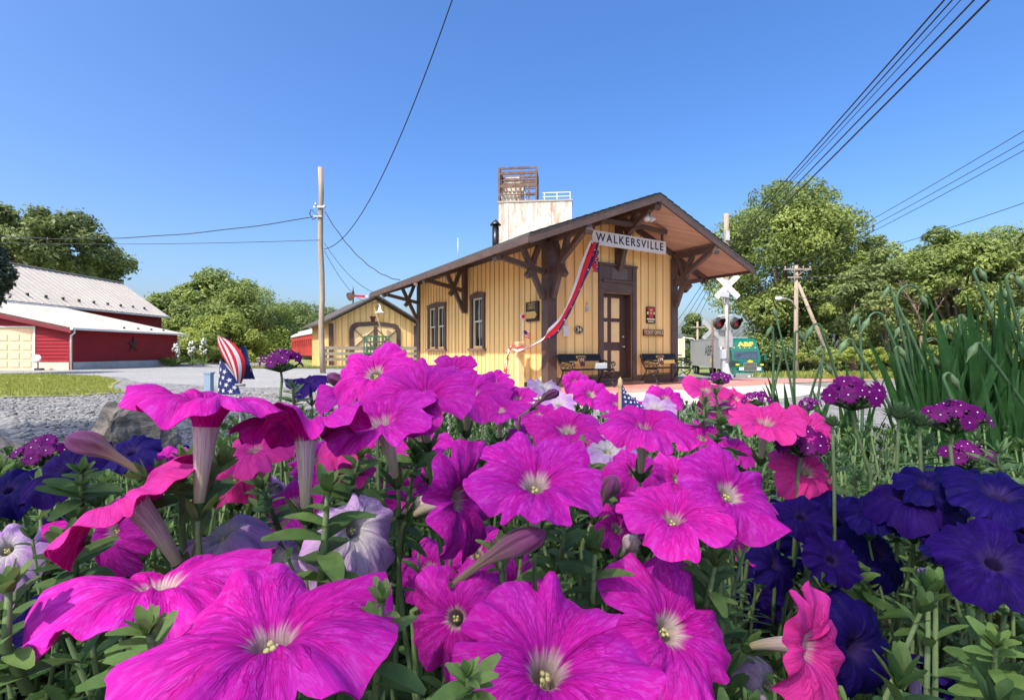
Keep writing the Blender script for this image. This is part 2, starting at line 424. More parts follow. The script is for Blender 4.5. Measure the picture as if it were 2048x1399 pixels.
for k, (a_, b_) in GREENS.items(): M['tree_'+k] = leafmat('tree leaves '+k, a_, b_, .32, .55, .3, tone=True)
SUN, SKY, EXPO = 2.4, .107, 1.47
SKY_AIR, SKY_DUST, SKY_OZ, SKY_SAT, SKY_HUE = 1., 4., 4., 1.3, .508
SHADE_N = 8000
FOLIAGE_N = 2100
# ================================================================== THE DEPOT (local: x along the front, y back along the side wall, -y towards us)
W, L = 4.3, 8.6
RZ = R(31)
depot = thing('station_depot', 'small yellow board and batten railway depot with wide bracketed eaves and brown trim', 'depot', (.85, 11.5, 0), RZ)
EAVE, APEX, OH = 3.15, 4.53, 1.45
SL = (APEX-EAVE)/(W/2+OH)
def rz_(x, lift=0.):        # top of the roof over x
    return APEX-SL*abs(x-W/2)+lift
Y0, Y1 = -1.42, 10.15
def wall_with_openings(mb, o, ex, ln, h0, h1, ops, inn, m=0):
    """upright wall skin from o along ex; ops = (x0,x1,z0,z1,depth); reveals run along inn"""
    o, ex, inn = V(o), V(ex), V(inn); up = V((0,0,1))
    xs = sorted({0, ln, *[q for a in ops for q in a[:2]]}); zs = sorted({h0, h1, *[q for a in ops for q in a[2:4]]})
    for i in range(len(xs)-1):
        for j in range(len(zs)-1):
            cx_, cz = (xs[i]+xs[i+1])/2, (zs[j]+zs[j+1])/2
            if any(a[0] < cx_ < a[1] and a[2] < cz < a[3] for a in ops): continue
            p = [o+ex*xs[i]+up*zs[j], o+ex*xs[i+1]+up*zs[j], o+ex*xs[i+1]+up*zs[j+1], o+ex*xs[i]+up*zs[j+1]]
            mb.add(p, [(0,1,2,3)], m)
    for a in ops:
        q = [o+ex*a[0]+up*a[2], o+ex*a[1]+up*a[2], o+ex*a[1]+up*a[3], o+ex*a[0]+up*a[3]]
        for k in range(4):
            k2 = (k+1) % 4
            mb.add([q[k], q[k2], q[k2]+inn*a[4], q[k]+inn*a[4]], [(0,1,2,3)], m)
door_op = (1.66, 2.64, .16, 2.34, .26)
win_ops = [(3.26, 3.91, 1.02, 2.44, .1), (6.06, 6.68, 1.02, 2.40, .1), (6.82, 7.44, 1.02, 2.40, .1)]
wl = MB()
wt = rz_(0)-.15
wall_with_openings(wl, (0,0,0), (1,0,0), W, .0, wt, [door_op], (0,1,0))
wl.add([(0,0,wt),(W,0,wt),(W/2,0,rz_(W/2)-.15)], [(0,1,2)])
wall_with_openings(wl, (0,0,0), (0,1,0), L, .0, wt, win_ops, (1,0,0))
wl.add([(W,0,0),(W,L,0),(W,L,wt),(W,0,wt)], [(0,1,2,3)])
wl.add([(0,L,0),(W,L,0),(W,L,wt),(W/2,L,rz_(W/2)-.15),(0,L,wt)], [(0,1,2,3,4)])
wall = wl.build('wall', M['yellow'], depot)
bt = MB()
x = .215
while x < W-.1:
    top = rz_(x)-.16
    lo = .2
    if 1.5 < x < 2.8: lo = 3.06
    bt.b2((x-.012, -.022, lo), (x+.012, -.001, top)); x += .277
y = .23
while y < L-.05:
    segs = [(.12, wt)]
    if 3.11 < y < 4.06: segs = [(.12,.88),(2.6,wt)]
    if 5.91 < y < 7.59: segs = [(.12,.88),(2.56,wt)]
    for a, b in segs: bt.b2((-.022, y-.012, a), (-.001, y+.012, b))
    y += .262
for y in (1.,3.,5.,7.): bt.b2((W+.001, y-.02, .12), (W+.024, y+.02, wt))
bt.build('batten', M['batten'], wall)['kind'] = 'stuff'
sk = MB()
sk.b2((.1,-.045,.0),(1.5,-.002,.24)); sk.b2((2.8,-.045,.0),(W-.1,-.002,.24)); sk.b2((-.035,.1,.0),(-.002,L,.09))
sk.build('skirting', M['brown'], depot)
for (cx_, cy) in ((.07,.07),(W-.07,.07),(.07,L-.07)):
    q = MB(); q.box((cx_,cy,1.72),(.26,.26,3.40)); q.build('corner_post', M['brown'], depot)
# roof
rf = MB(); so = MB()
t0 = .06
for sgn in (-1, 1):
    xe = W/2+sgn*(W/2+OH)
    A = [(W/2,Y0,APEX),(xe,Y0,EAVE),(xe,Y1,EAVE),(W/2,Y1,APEX)]
    B = [(p[0],p[1],p[2]-t0) for p in A]
    vs = A+B; fs = [(0,1,2,3),(7,6,5,4),(0,4,5,1),(1,5,6,2),(2,6,7,3)]
    rf.add(vs, fs)
    # courses of shingles standing a little proud along the slope
    nrow = 16
    for k in range(nrow):
        f0, f1 = k/nrow, (k+1)/nrow
        xa, xb = W/2+(xe-W/2)*f0, W/2+(xe-W/2)*f1
        za, zb = APEX+(EAVE-APEX)*f0, APEX+(EAVE-APEX)*f1
        rf.add([(xa,Y0-.015,za+.003),(xb,Y0-.015,zb+.022),(xb,Y1+.015,zb+.022),(xa,Y1+.015,za+.003),(xb,Y0-.015,zb),(xb,Y1+.015,zb)], [(0,1,2,3),(1,4,5,2)])
    i = .03
    xs = W/2+sgn*(W/2+OH-i)
    za, zb = APEX-t0-.002, EAVE-t0-.002+i*SL
    A = [(W/2,Y0+i,za),(xs,Y0+i,zb),(xs,Y1-i,zb),(W/2,Y1-i,za)]
    B = [(p[0],p[1],p[2]-.055) for p in A]
    so.add(A+B, [(0,1,2,3),(7,6,5,4),(0,4,5,1),(1,5,6,2),(2,6,7,3)])
roof = rf.build('roof', M['shingle'], depot)
so.build('soffit', M['soffit'], depot)
fa = MB()
for sgn in (-1, 1):
    xe = W/2+sgn*(W/2+OH)
    fa.b2((xe-.028, Y0, EAVE-.18), (xe+.028, Y1, EAVE-.064))
    for yy in (Y0, Y1-.045):
        # rake boards
        A = [(W/2,yy,APEX-t0-.004),(xe-sgn*.03,yy,EAVE-t0-.004),(xe-sgn*.03,yy,EAVE-.19),(W/2,yy,APEX-.20)]
        B = [(p[0],p[1]+.045,p[2]) for p in A]
        fa.add(A+B, [(0,1,2,3),(7,6,5,4),(0,4,5,1),(1,5,6,2),(2,6,7,3),(3,7,4,0)])
fa.build('fascia', M['brown'], roof)
fr = MB()   # frieze boards under the soffit
for sgn in (-1, 1):
    xe = W/2+sgn*W/2
    A = [(W/2,-.05,APEX-.13),(xe,-.05,wt+.02),(xe,-.05,wt-.13),(W/2,-.05,APEX-.30)]
    B = [(p[0],-.002,p[2]) for p in A]
    fr.add(A+B, [(0,1,2,3),(7,6,5,4),(0,4,5,1),(2,6,7,3)])
fr.b2((-.05,.2,wt-.15),(-.002,L-.2,wt-.0))
fr.build('frieze_board', M['brown'], depot)
# knee braces
def bracket(o, d, zs, zo, reach=1.3, post=True, low=2.1, w=.115):
    """o foot point (x,y) on the wall; d outward; zs soffit height at the wall, zo at the outer end"""
    o = V((o[0],o[1],0)); d = V((d[0],d[1],0)); P = lambda q, z: o+d*q+V((0,0,z))
    m = MB(); s = d.cross(V((0,0,1)))
    if post: m.bar(P(.07,low-.06), P(.07,zs-.02), .15, .13, up=d)
    hb = .15
    m.bar(P(.0,zs-hb/2-.01), P(reach+.1,zo-hb/2-.01), .14, hb)
    m.tube([P(reach+.04,zo-.16)-s*.09, P(reach+.04,zo-.16)+s*.09], .075, 12, smooth=False)
    m.bar(P(reach-.08,zo-.14), P(.08,low+.62), w, w)
    m.bar(P(.1,low), P(.66,zs-.12+(zo-zs)*.5), w*.98, w*.98)
    m.bar(P(.50,low+.54), P(.16,zs-.12), w*.94, w*.94)
    e = P(.56,low+.47); m.bar(e, e+(P(.50,low+.54)-e).normalized()*.2, .13, .13)
    return m.build('eave_bracket', M['brown'], depot)
zs = rz_(0)-.12; zo = rz_(-1.3)-.12
bracket((0,.07),(-1,0),zs,zo,post=False); bracket((-.02,4.35),(-1,0),zs,zo); bracket((0,L-.07),(-1,0),zs,zo,post=False)
bracket((.07,0),(0,-1),zs-.02,zs-.02,post=False); bracket((W-.07,0),(0,-1),zs-.02,zs-.02,post=False)
bracket((W,.07),(1,0),zs,zo,post=False)
za = rz_(W/2)-.14
gb = MB()
P = lambda q, z, x=W/2: V((x,-q,z))
gb.bar(P(.07,2.93), P(.07,za), .17, .14, up=(0,1,0))
gb.bar(P(0,za-.08), P(1.32,za-.08), .16, .16)
gb.tube([P(1.30,za-.15)-V((.1,0,0)), P(1.30,za-.15)+V((.1,0,0))], .085, 12, smooth=False)
gb.bar(P(.08,2.93), P(.40,3.86), .13, .13); gb.bar(P(.38,3.80), P(1.14,za-.14), .13, .13); gb.bar(P(.08,4.18), P(.40,3.84), .11, .11); gb.bar(P(.44,3.92), P(.66,za-.12), .11, .11)
gb.box(P(.62,3.96), (.17,.17,.20))
gb.bar(P(.62,3.96), P(.62,rz_(3.25)-.2,3.25), .1, .1); gb.bar(P(.62,3.96), P(.62,rz_(1.05)-.2,1.05), .1, .1)
gb.build('gable_bracket', M['brown'], depot)
# door
ds = MB()
ds.b2((1.51,-.055,.02),(1.655,-.002,3.02)); ds.b2((2.645,-.055,.02),(2.79,-.002,3.02))
ds.b2((1.657,-.05,2.345),(2.643,-.002,2.62)); ds.b2((1.657,-.035,2.622),(2.643,-.002,3.02))
ds.b2((1.49,-.075,3.022),(2.81,-.002,3.08)); ds.b2((1.60,-.09,2.60),(2.70,-.052,2.655))
ds.b2((1.45,-.25,.0),(2.85,-.003,.10)); ds.b2((1.66,-.003,.10),(2.64,.24,.158))
dsur = ds.build('door_surround', M['brown'], depot)
pq = MB(); pq.b2((1.93,-.055,2.70),(2.42,-.037,2.96)); pq.b2((1.90,-.047,2.675),(2.45,-.0365,2.985))
pq.build('plaque', M['plaque'], dsur)
q = MB(); q.b2((1.6605,.001,.16),(1.672,.204,2.339)); q.b2((2.628,.001,.16),(2.6395,.204,2.339)); q.b2((1.673,.001,2.325),(2.627,.204,2.3395)); q.b2((1.673,.001,.1585),(2.627,.204,.168)); q.build('jamb', M['brown_door'], dsur)
dl = MB(); dl.b2((1.674,.205,.169),(2.626,.255,2.324))
door = dl.build('door', M['brown_door'], depot)
for c0, c1 in ((1.745,1.985),(2.125,2.40)):
    for z0, z1 in ((1.72,2.24),(1.10,1.62),(.34,.88)):
        q = MB(); q.b2((c0,.190,z0),(c1,.2045,z1)); q.b2((c0+.035,.1865,z0+.035),(c1-.035,.1899,z1-.035)); q.build('panel', M['yellow_pale'], door)
q = MB(); q.lathe([(.0,-.07),(.028,-.065),(.034,-.05),(.02,-.03),(.012,-.01),(.026,-.005),(.026,0)], (2.545,.204,.98), (0,1,0), 12)
q.lathe([(.0,-.03),(.03,-.028),(.03,0)], (2.545,.204,1.24), (0,1,0), 12); q.build('handle', M['chrome'], door)
# windows on the side wall
def window(y0, y1, z0, z1, lights, nm='window'):
    f = MB(); X = -.05
    f.b2((X,y0,z0),(-.002,y0+.125,z1)); f.b2((X,y1-.125,z0),(-.002,y1,z1))
    n_ = len(lights)
    hd = [(y0-.02,z1-.10),(y1+.02,z1-.10),(y1+.02,z1+.02),((y0+y1)/2,z1+.085),(y0-.02,z1+.02)]
    f.prism([(a,b) for a,b in hd], (X-.012,0,0), (0,1,0), (0,0,1), (.06-.002+.0,0,0))
    for a, b in zip(lights[:-1], lights[1:]): f.b2((X,a[1]+.0,z0),(-.002,b[0]-.0,z1-.10))
    fr_ = f.build(nm, M['brown'], depot)
    s = MB(); s.b2((-.11,y0-.06,z0-.07),(-.001,y1+.06,z0-.002)); s.build('sill', plain_sill, fr_)
    for a, b in lights:
        g = MB(); g.b2((.055,a,z0),(.07,b,z1-.09)); g.build('glass', M['glass'], fr_)
        q = MB(); zm = (z0+z1)/2-.02
        for (u0,u1,w0,w1,xx) in ((a,b,zm,zm+.05,.02),(a,a+.045,zm+.05,z1-.10,.02),(b-.045,b,zm+.05,z1-.10,.02),(a,b,z1-.15,z1-.10,.0195),
                                 (a,a+.04,z0,zm,.035),(b-.04,b,z0,zm,.035),(a,b,z0,z0+.07,.0345),((a+b)/2-.012,(a+b)/2+.012,zm+.05,z1-.15,.025),((a+b)/2-.012,(a+b)/2+.012,z0+.07,zm,.04)):
            q.b2((xx,u0,w0),(xx+.02,u1,w1))
        q.build('sash', M['sash'], fr_)
plain_sill = plain('worn brown sill', (.20,.12,.09), .7, .3, 6.)
window(3.13, 4.04, .95, 2.54, [(3.26,3.91)])
window(5.93, 7.57, .95, 2.50, [(6.06,6.68),(6.82,7.44)])
# lamps, stove pipe, mast, utility box
def flood(o, a, heads):
    q = MB(); q.box(o, (.12,.12,.05)); f = q.build('floodlight', M['steel'], depot)
    for d in heads:
        d = V(d).normalized(); h = MB()
        h.tube([o, V(o)+d*.10], .02, 8); h.lathe([(.0,.08),(.035,.085),(.04,.16),(.075,.235),(.078,.25),(.0,.242)], o, d, 14)
        h.build('lamp_head', M['white'], f)
flood((W/2+.05,-1.0,za-.20), 0, [(-.4,-.3,-.8),(.35,-.35,-.85)])
flood((-.35,L-.9,zs-.10), 0, [(-.5,-.3,-.7),(-.2,.5,-.8)])
q = MB(); q.tube([(W/2,6.4,4.35),(W/2,6.4,5.42)], .125, 14); q.lathe([(.0,5.72),(.205,5.52),(.205,5.49),(.125,5.50)], (W/2,6.4,0), n=14); q.tube([(W/2,6.4,5.40),(W/2,6.4,5.5)], .09, 8)
q.build('stove_pipe', M['black'], roof)
q = MB(); q.tube([(W/2+.1,9.9,4.4),(W/2+.1,9.9,5.75)], .014, 6); q.build('mast', M['steel'], roof)
q = MB(); q.b2((.40,-.07,1.22),(.54,-.002,1.47)); q.b2((.44,-.085,1.27),(.5,-.0705,1.33)); q.tube([(.47,-.035,1.47),(.47,-.035,1.62)],.02,8); q.build('utility_box', M['signwhite'], depot)
q = MB(); q.tube([(1.13,-.01,1.85),(1.13,-.07,1.87),(1.13,-.08,1.98),(1.12,-.03,2.05)], .014, 6); q.box((1.13,-.01,1.88),(.05,.02,.14)); q.build('wall_hook', M['steel'], depot)

# ---- signs on the depot
FR = (R(90), 0, 0)
def dloc(x, y, z): return root_matrix(depot) @ V((x,y,z))
def sign_thing(name, label, x, y, z, cat='sign', rz=RZ):
    return thing(name, label, cat, dloc(x,y,z), rz)
s = sign_thing('station_sign', 'long white board reading WALKERSVILLE hung under the depot gable', 2.15, -.48, 3.545)
q = MB(); q.b2((-1.24,-.02,-.165),(1.24,.02,.165)); q.build('board', M['signwhite'], s)
text('lettering', 'WALKERSVILLE', .275, M['black'], s, (0,-.0235,.005), FR, 1.27, .003, .003)
q = MB()
for xx in (-1.16, 1.16):
    q.b2((xx-.03,.021,-.1),(xx+.03,.06,.42)); q.bar((xx,.04,.40),(xx+(-.12 if xx>0 else .12),.04,.52),.05,.05)
q.build('hanger', M['brown'], s)
s = sign_thing('ticket_office_sign', 'narrow brown board reading TICKET OFFICE right of the depot door', 3.42, -.03, 1.36)
q = MB(); q.b2((-.38,-.02,-.085),(.38,.005,.085)); q.build('board', M['maroon'], s)
q = MB()
for a,b in (((-.36,-.022,-.072),(.36,-.0201,-.065)),((-.36,-.022,.065),(.36,-.0201,.072))): q.b2(a,b)
q.build('border', M['goldsign'], s)
text('lettering', 'TICKET OFFICE', .125, M['cream'], s, (0,-.0215,.0), FR, 1.0, .002, .001, sx=.86)
s = sign_thing('number_plate', 'small oval dark plate with house number 34 beside the left bench', .88, -.03, 1.38)
q = MB(); q.prism([(.135*math.cos(a*math.pi/16), .10*math.sin(a*math.pi/16)) for a in range(32)], (0,-.012,0), (1,0,0), (0,0,1), (0,.018,0)); q.build('plate', M['black'], s)
q = MB(); pts = [(.122*math.cos(a*math.pi/16), -.013, .088*math.sin(a*math.pi/16)) for a in range(33)]; q.tube(pts, .005, 6); q.build('rim', M['cream'], s)
text('lettering', '34', .15, M['cream'], s, (0,-.0135,0), FR, 1., .002, .003)
def keystone(k=1.):
    return [(p[0]*k, p[1]*k) for p in ((-.5,.5),(.5,.5),(.5,.27),(.38,.27),(.27,-.5),(-.27,-.5),(-.38,.27),(-.5,.27))]
s = sign_thing('railway_emblem_sign', 'small black badge sign with red keystone above the TICKET OFFICE board', 3.32, -.03, 1.83)
q = MB(); q.b2((-.16,-.012,-.22),(.16,.006,.22)); q.build('plate', M['black'], s)
q = MB(); q.b2((-.15,-.0145,.02),(.15,-.0125,.085)); q.b2((-.15,-.0145,-.13),(.15,-.0125,-.09)); q.b2((-.11,-.0145,-.19),(.11,-.0125,-.16)); q.build('stripe', M['cream'], s)
q = MB(); q.prism(keystone(.27), (0,-.0215,.06), (1,0,0), (0,0,1), (0,.0065,0)); ks = q.build('keystone', M['red'], s)
text('lettering', 'W\nM', .10, M['cream'], ks, (0,-.0235,.085), FR, 1., .0015, line=.85)
s = sign_thing('arrow_sign', 'dark square notice with an arrow board on the side wall by the corner post', -.03, .62, 1.83, rz=RZ-R(90))
q = MB(); q.b2((-.27,-.03,-.24),(.27,.006,.24)); q.build('plate', M['black'], s)
q = MB(); q.prism([(-.24,-.17),(.15,-.17),(.23,-.085),(.15,0),(-.24,0)], (0,-.044,0), (1,0,0), (0,0,1), (0,.013,0)); q.build('arrow', M['goldsign'], s)
text('lettering', 'TICKET\nOFFICE', .10, M['goldsign'], s, (-.02,-.0325,.13), FR, 1., .002, line=.85)
# ---- benches
def make_bench(label):
    b = thing('bench', label, 'bench', (0,0,0), 0, 'benches beside the depot door')
    hw = .60
    seat = MB()
    for k in range(5): seat.box((0,-.03-.082*k,.405+.004*(k % 2)), (2*hw+.06,.07,.028))
    seat.build('seat', M['blackslat'], b)
    bk = MB(); ln = V((0,.28,1)).normalized()
    for k in range(5):
        z = .47+.062*k if k < 2 else .60+.062*(k-2)+.02
        if k < 2: continue
        c = V((0,.02,.40))+ln*(z-.40)
        bk.box(c, (2*hw+.05,.026,.062), Matrix.Rotation(R(-15),3,'X'))
    back = bk.build('backrest', M['blackslat'], b)
    em = MB(); T = Matrix.Rotation(R(-15),3,'X')
    c = V((0,.02,.40))+ln*.15
    for z in (-.028,.004,.036):
        em.box(c+T@V((0,-.004,z)), (2*hw-.12,.02,.018), T)
    em.build('rail', M['goldsign'], back)
    def ksm(k, off, dep, mat, nm, par):
        q = MB(); q.prism(keystone(k), c+T@V((0,off,.035)), T@V((1,0,0)), T@V((0,0,1)), T@V((0,dep,0))); return q.build(nm, mat, par)
    e1 = ksm(.27, -.034, .022, M['goldsign'], 'emblem', back)
    e2 = ksm(.235, -.041, .0065, M['maroon'], 'keystone', back)
    text('lettering', 'W', .14, M['cream'], back, c+T@V((0,-.0435,.06)), (R(90-15),0,0), 1., .002)
    for sx in (-1, 1):
        x = sx*hw; f = MB(); r = .017
        f.tube([(x,.20,.74),(x,.13,.56),(x,.04,.42),(x,-.02,.34),(x,.06,.2),(x,.20,.02),(x,.24,.0)], [.02,.02,.02,.019,.018,.02,.024], 8)
        f.tube([(x,-.42,.40),(x,-.40,.30),(x,-.31,.2),(x,-.36,.08),(x,-.44,.0)], [.018,.018,.016,.018,.024], 8)
        f.tube([(x,-.42,.385),(x,-.2,.375),(x,.02,.385)], r, 8)
        f.tube([(x,-.31,.2),(x,-.18,.26),(x,-.06,.2),(x,.06,.2)], .013, 7); f.tube([(x,-.38,.34),(x,-.22,.26),(x,-.1,.33)], .012, 7)
        f.build('leg', M['iron'], b)
        a = MB()
        a.tube([(x,.11,.53),(x,.02,.60),(x,-.12,.59),(x,-.30,.56),(x,-.41,.57),(x,-.45,.53),(x,-.42,.49),(x,-.38,.50)], [.015,.02,.023,.023,.021,.018,.015,.012], 8)
        for (cy,cz,rr) in ((-.10,.48,.07),(-.25,.47,.065),(.0,.49,.05)):
            a.tube([(x,cy+rr*(1-.09*t)*math.cos(t*.7),cz+rr*(1-.09*t)*math.sin(t*.7)) for t in range(11)], .0105, 6, cap=True)
        a.tube([(x,-.38,.41),(x,-.36,.48),(x,-.33,.55)], .013, 7)
        a.build('armrest', M['iron'], b)
    q = MB(); q.tube([(-hw,-.02,.25),(hw,-.02,.25)], .011, 6); q.build('stretcher', M['iron'], b)
    return b
b1 = make_bench('black bench with keystone emblem left of the depot door, paper on its seat')
b1.location = dloc(.76,-.33,.035); b1.rotation_euler = (0,0,RZ)
b2_ = dup(b1, dloc(3.43,-.33,.035), RZ, 'black bench with keystone emblem right of the depot door under the ticket board')
pp = thing('paper_sign', 'white and pale blue folded card propped on the left bench', 'card', dloc(1.16,-.52,.456), RZ)
q = MB(); q.b2((-.17,-.006,.0),(.17,.006,.13)); q.b2((-.17,.008,.0),(.17,.05,.008)); q.build('card', M['signwhite'], pp)
q = MB()
for i_ in range(6): q.b2((-.14+.05*i_,-.009,.035+.03*(i_%2)),(-.11+.05*i_,-.0062,.08+.02*(i_%2)))
q.build('print', M['plastic_blue'], pp)

# ---- switch stand, small flag, bunting
ss = thing('switch_stand', 'pale yellow post with thin white rod and red round target beside the side wall', 'switch stand', dloc(-.36,.70,0), RZ)
q = MB(); q.box((0,0,.53),(.16,.16,1.06)); q.box((0,0,1.075),(.18,.18,.03)); q.build('post', M['yellow_pale'], ss)
q = MB(); q.box((0,0,.86),(.175,.175,.03)); q.box((0,0,1.02),(.175,.175,.03)); q.build('band', M['pale_wood'], ss)
q = MB(); q.tube([(.06,-.06,1.09),(.06,-.06,1.68)], .014, 8); q.build('rod', M['white'], ss)
q = MB(); q.lathe([(.0,-.022),(.045,-.02),(.05,-.012),(.075,-.01),(.075,.01),(.0,.012)], (.06,-.06,1.70), V((.35,1,0)).normalized(), 18); tg = q.build('target', M['white'], ss)
q = MB(); q.lathe([(.0,-.03),(.046,-.024),(.046,-.021)], (.06,-.06,1.70), V((.35,1,0)).normalized(), 18); q.build('lens', M['redflag'], tg)
sf = thing('small_flag', 'tiny faded red white and blue flag tied to the thin rod by the side wall', 'flag', dloc(-.295,.64,1.30), RZ)
q = MB()
for i_ in range(6):
    z0, z1 = -.08+.027*i_, -.08+.027*(i_+1)
    vs = []
    for j in range(7):
        xx = .02+.032*j; wv = .018*math.sin(j*1.2); dz = -.012*j
        vs += [(xx, wv-.002, z0+dz), (xx, wv-.002, z1+dz)]
    q.add(vs, [(2*j, 2*j+2, 2*j+3, 2*j+1) for j in range(6)], i_ % 2)
q.build('cloth', [M['redflag'], M['whiteflag']], sf)
q = MB(); q.prism([(.02,.0),(.10,-.03),(.10,.05),(.02,.075)], (0,-.016,0), (1,0,0), (0,0,1), (0,.006,0)); q.build('canton', M['blueflag'], sf)
def star_poly(r, a0=0.):
    return [((r if k % 2 == 0 else r*.42)*math.sin(a0+k*math.pi/5), (r if k % 2 == 0 else r*.42)*math.cos(a0+k*math.pi/5)) for k in range(10)]
bu = thing('bunting', 'red white and blue bunting swagged from the station sign to the yellow post', 'bunting', dloc(.95,-.52,3.38), RZ)
def strip(pts, width, seed, wd, names):
    """three lengthwise bands of cloth along pts (depot coordinates); wd = width direction at each point"""
    pts = [V(p) for p in pts]; P_ = []
    n_ = 46
    for i_ in range(n_+1):
        t = i_/n_*(len(pts)-1); k = min(int(t), len(pts)-2); f = t-k
        p0, p1, p2, p3 = pts[max(k-1,0)], pts[k], pts[k+1], pts[min(k+2,len(pts)-1)]
        P_.append(.5*((2*p1)+(p2-p0)*f+(2*p0-5*p1+4*p2-p3)*f*f+(3*p1-p0-3*p2+p3)*f**3))
    for bi, (nm, mt) in enumerate(names):
        q = MB(); rows = []
        nb = len(names)
        for i_, p in enumerate(P_):
            tn = (P_[min(i_+1,n_)]-P_[max(i_-1,0)]).normalized(); w_ = V(wd); w_ = (w_-tn*w_.dot(tn)).normalized(); nn = tn.cross(w_)
            a = .14*math.sin(i_*.21+seed)+.16*math.sin(i_*.55)+.08*math.sin(i_*1.3)
            w2 = w_*math.cos(a)+nn*math.sin(a)
            for k in range(4):
                c_ = (bi+k/3)/nb-.5
                rows.append(p+w2*width*c_*(.8+.2*math.sin(i_*.3+seed))+nn*(.02*math.sin(c_*12+i_*.5)))
        q.add(rows, [(i_*4+k, i_*4+k+1, (i_+1)*4+k+1, (i_+1)*4+k) for i_ in range(n_) for k in range(3)], 0, True)
        o = q.build(nm, mt, bu); o.location = -V((.95,-.52,3.38))
        if nm == 'blue_band':
            st_ = MB()
            for i_ in range(2, n_, 4):
                p = rows[i_*4+1]; e1 = (rows[i_*4+3]-rows[i_*4]).normalized(); e2 = (rows[(i_+1)*4+1]-p).normalized(); nn = e1.cross(e2).normalized()
                for sg in (-1,1):
                    st_.add([p+e1*a+e2*b+nn*.006*sg for a,b in star_poly(.026)], [tuple(range(10))])
            st_.build('star', M['whiteflag'], o)
B3 = [('blue_band', M['blueflag']), ('white_band', M['whiteflag']), ('red_band', M['redflag'])][::-1]
B3 = [('white_band', M['whiteflag']), ('red_band', M['redflag']), ('red_band', M['redflag']), ('blue_band', M['blueflag'])]
strip([(.95,-.52,3.42),(.68,-.46,2.72),(.36,-.40,1.98),(.08,-.34,1.50),(-.20,-.26,1.20),(-.40,.05,1.0),(-.46,.35,.92),(-.46,.66,.95)], .25, .3, (.9,-.25,.45), B3)
strip([(.97,-.50,3.42),(.99,-.52,3.2),(.98,-.50,2.98),(1.0,-.52,2.72)], .22, 1.3, (1,0,0), B3[1:])
strip([(-.46,.70,.99),(-.52,.86,.96),(-.56,.90,.8),(-.58,.95,.5),(-.60,1.02,.2)], .17, 2.2, (.2,1,0), [('red_band',M['redflag']),('white_band',M['whiteflag']),('red_band',M['redflag'])])
# ================================================================== GROUND
def sheet(name, poly, mat, dz, cuts=2.5, kind='structure'):
    bm = bmesh.new()
    f = bm.faces.new([bm.verts.new((x,y,0)) for x,y in poly])
    xs = [p[0] for p in poly]; ys = [p[1] for p in poly]
    def cut(axis, lo, hi, step):
        k = math.ceil(lo/step)*step
        while k < hi:
            no = (1,0,0) if axis == 0 else (0,1,0)
            bmesh.ops.bisect_plane(bm, geom=bm.verts[:]+bm.edges[:]+bm.faces[:], plane_co=(k if axis==0 else 0, k if axis==1 else 0, 0), plane_no=no)
            k += step
    cut(0, max(min(xs),-25), min(max(xs),32), cuts); cut(1, max(min(ys),10), min(max(ys),52), cuts)
    for v in bm.verts: v.co.z = ground_z(v.co.x, v.co.y)+dz
    me = bpy.data.meshes.new(name); bm.normal_update(); bm.to_mesh(me); bm.free(); me.materials.append(mat)
    o = link(name, me); o['kind'] = kind
    return o
sheet('ground', [(-320,-120),(320,-120),(320,420),(-320,420)], M['gravel'], 0.)
sheet('field', [(-320,39),(-14,39),(-14,26.5),(-9,25.5),(-3.5,26.5),(2,27),(6,46),(18,56),(34,58),(320,60),(320,420),(-320,420)], M['field'], .008)
sheet('driveway', [(-29,22.9),(-20.6,22.9),(-20.6,33),(-14.5,33),(-14.5,26),(-8.5,24.8),(-3.6,26),(-1.9,22),(-.6,16.5),(-1.6,13.2),(-6,11.5),(-10.3,13.6),(-12.8,16.2),(-17,18.7),(-29,19)], M['drive'], .004)
sheet('lawn', [(-320,18.2),(-17.2,18.2),(-14.2,16.9),(-11.2,14.1),(-10.4,12.9),(-9.1,11.2),(-8.0,10.3),(-8.3,9.5),(-9.6,9.0),(-12,8.6),(-16,9.1),(-24,8.6),(-320,8.)], M['lawn'], .012)
sheet('grass_verge', [(-14.4,25.7),(-8.6,24.5),(-4,25.6),(-2.7,23.4),(-1.6,24.8),(-3.2,26.9),(-9,26.2),(-14.4,27.3)], M['lawn'], .014)
u_, v_ = V((math.cos(RZ), math.sin(RZ), 0)), V((-math.sin(RZ), math.cos(RZ), 0))
dp = lambda x, y: tuple((V((.85,11.5,0))+u_*x+v_*y)[:2])
sheet('brick_paving', [dp(-1.6,-1.9),dp(9.5,-1.9),dp(20,-1.3),dp(20,.6),dp(9.5,1.2),dp(4.35,1.2),dp(4.35,.02),dp(-1.6,.02)], M['brick'], .010)
sheet('concrete_apron', [dp(-3.0,-3.9),dp(2.5,-4.3),dp(5.6,-3.6),dp(6.3,-1.905),dp(-3.0,-1.905)], M['slab'], .006)
sheet('road', [dp(4.4,3.2),dp(9.6,1.22),dp(20.02,.62),dp(60,-3),dp(60,9),dp(30,14),dp(22,34),dp(14,34),dp(8,12)], M['asphalt'], .006)
sheet('grass_strip', [(11.5,17.2),(30,24),(60,30),(60,46),(30,40),(22,33),(16,25)], M['lawn'], .016)
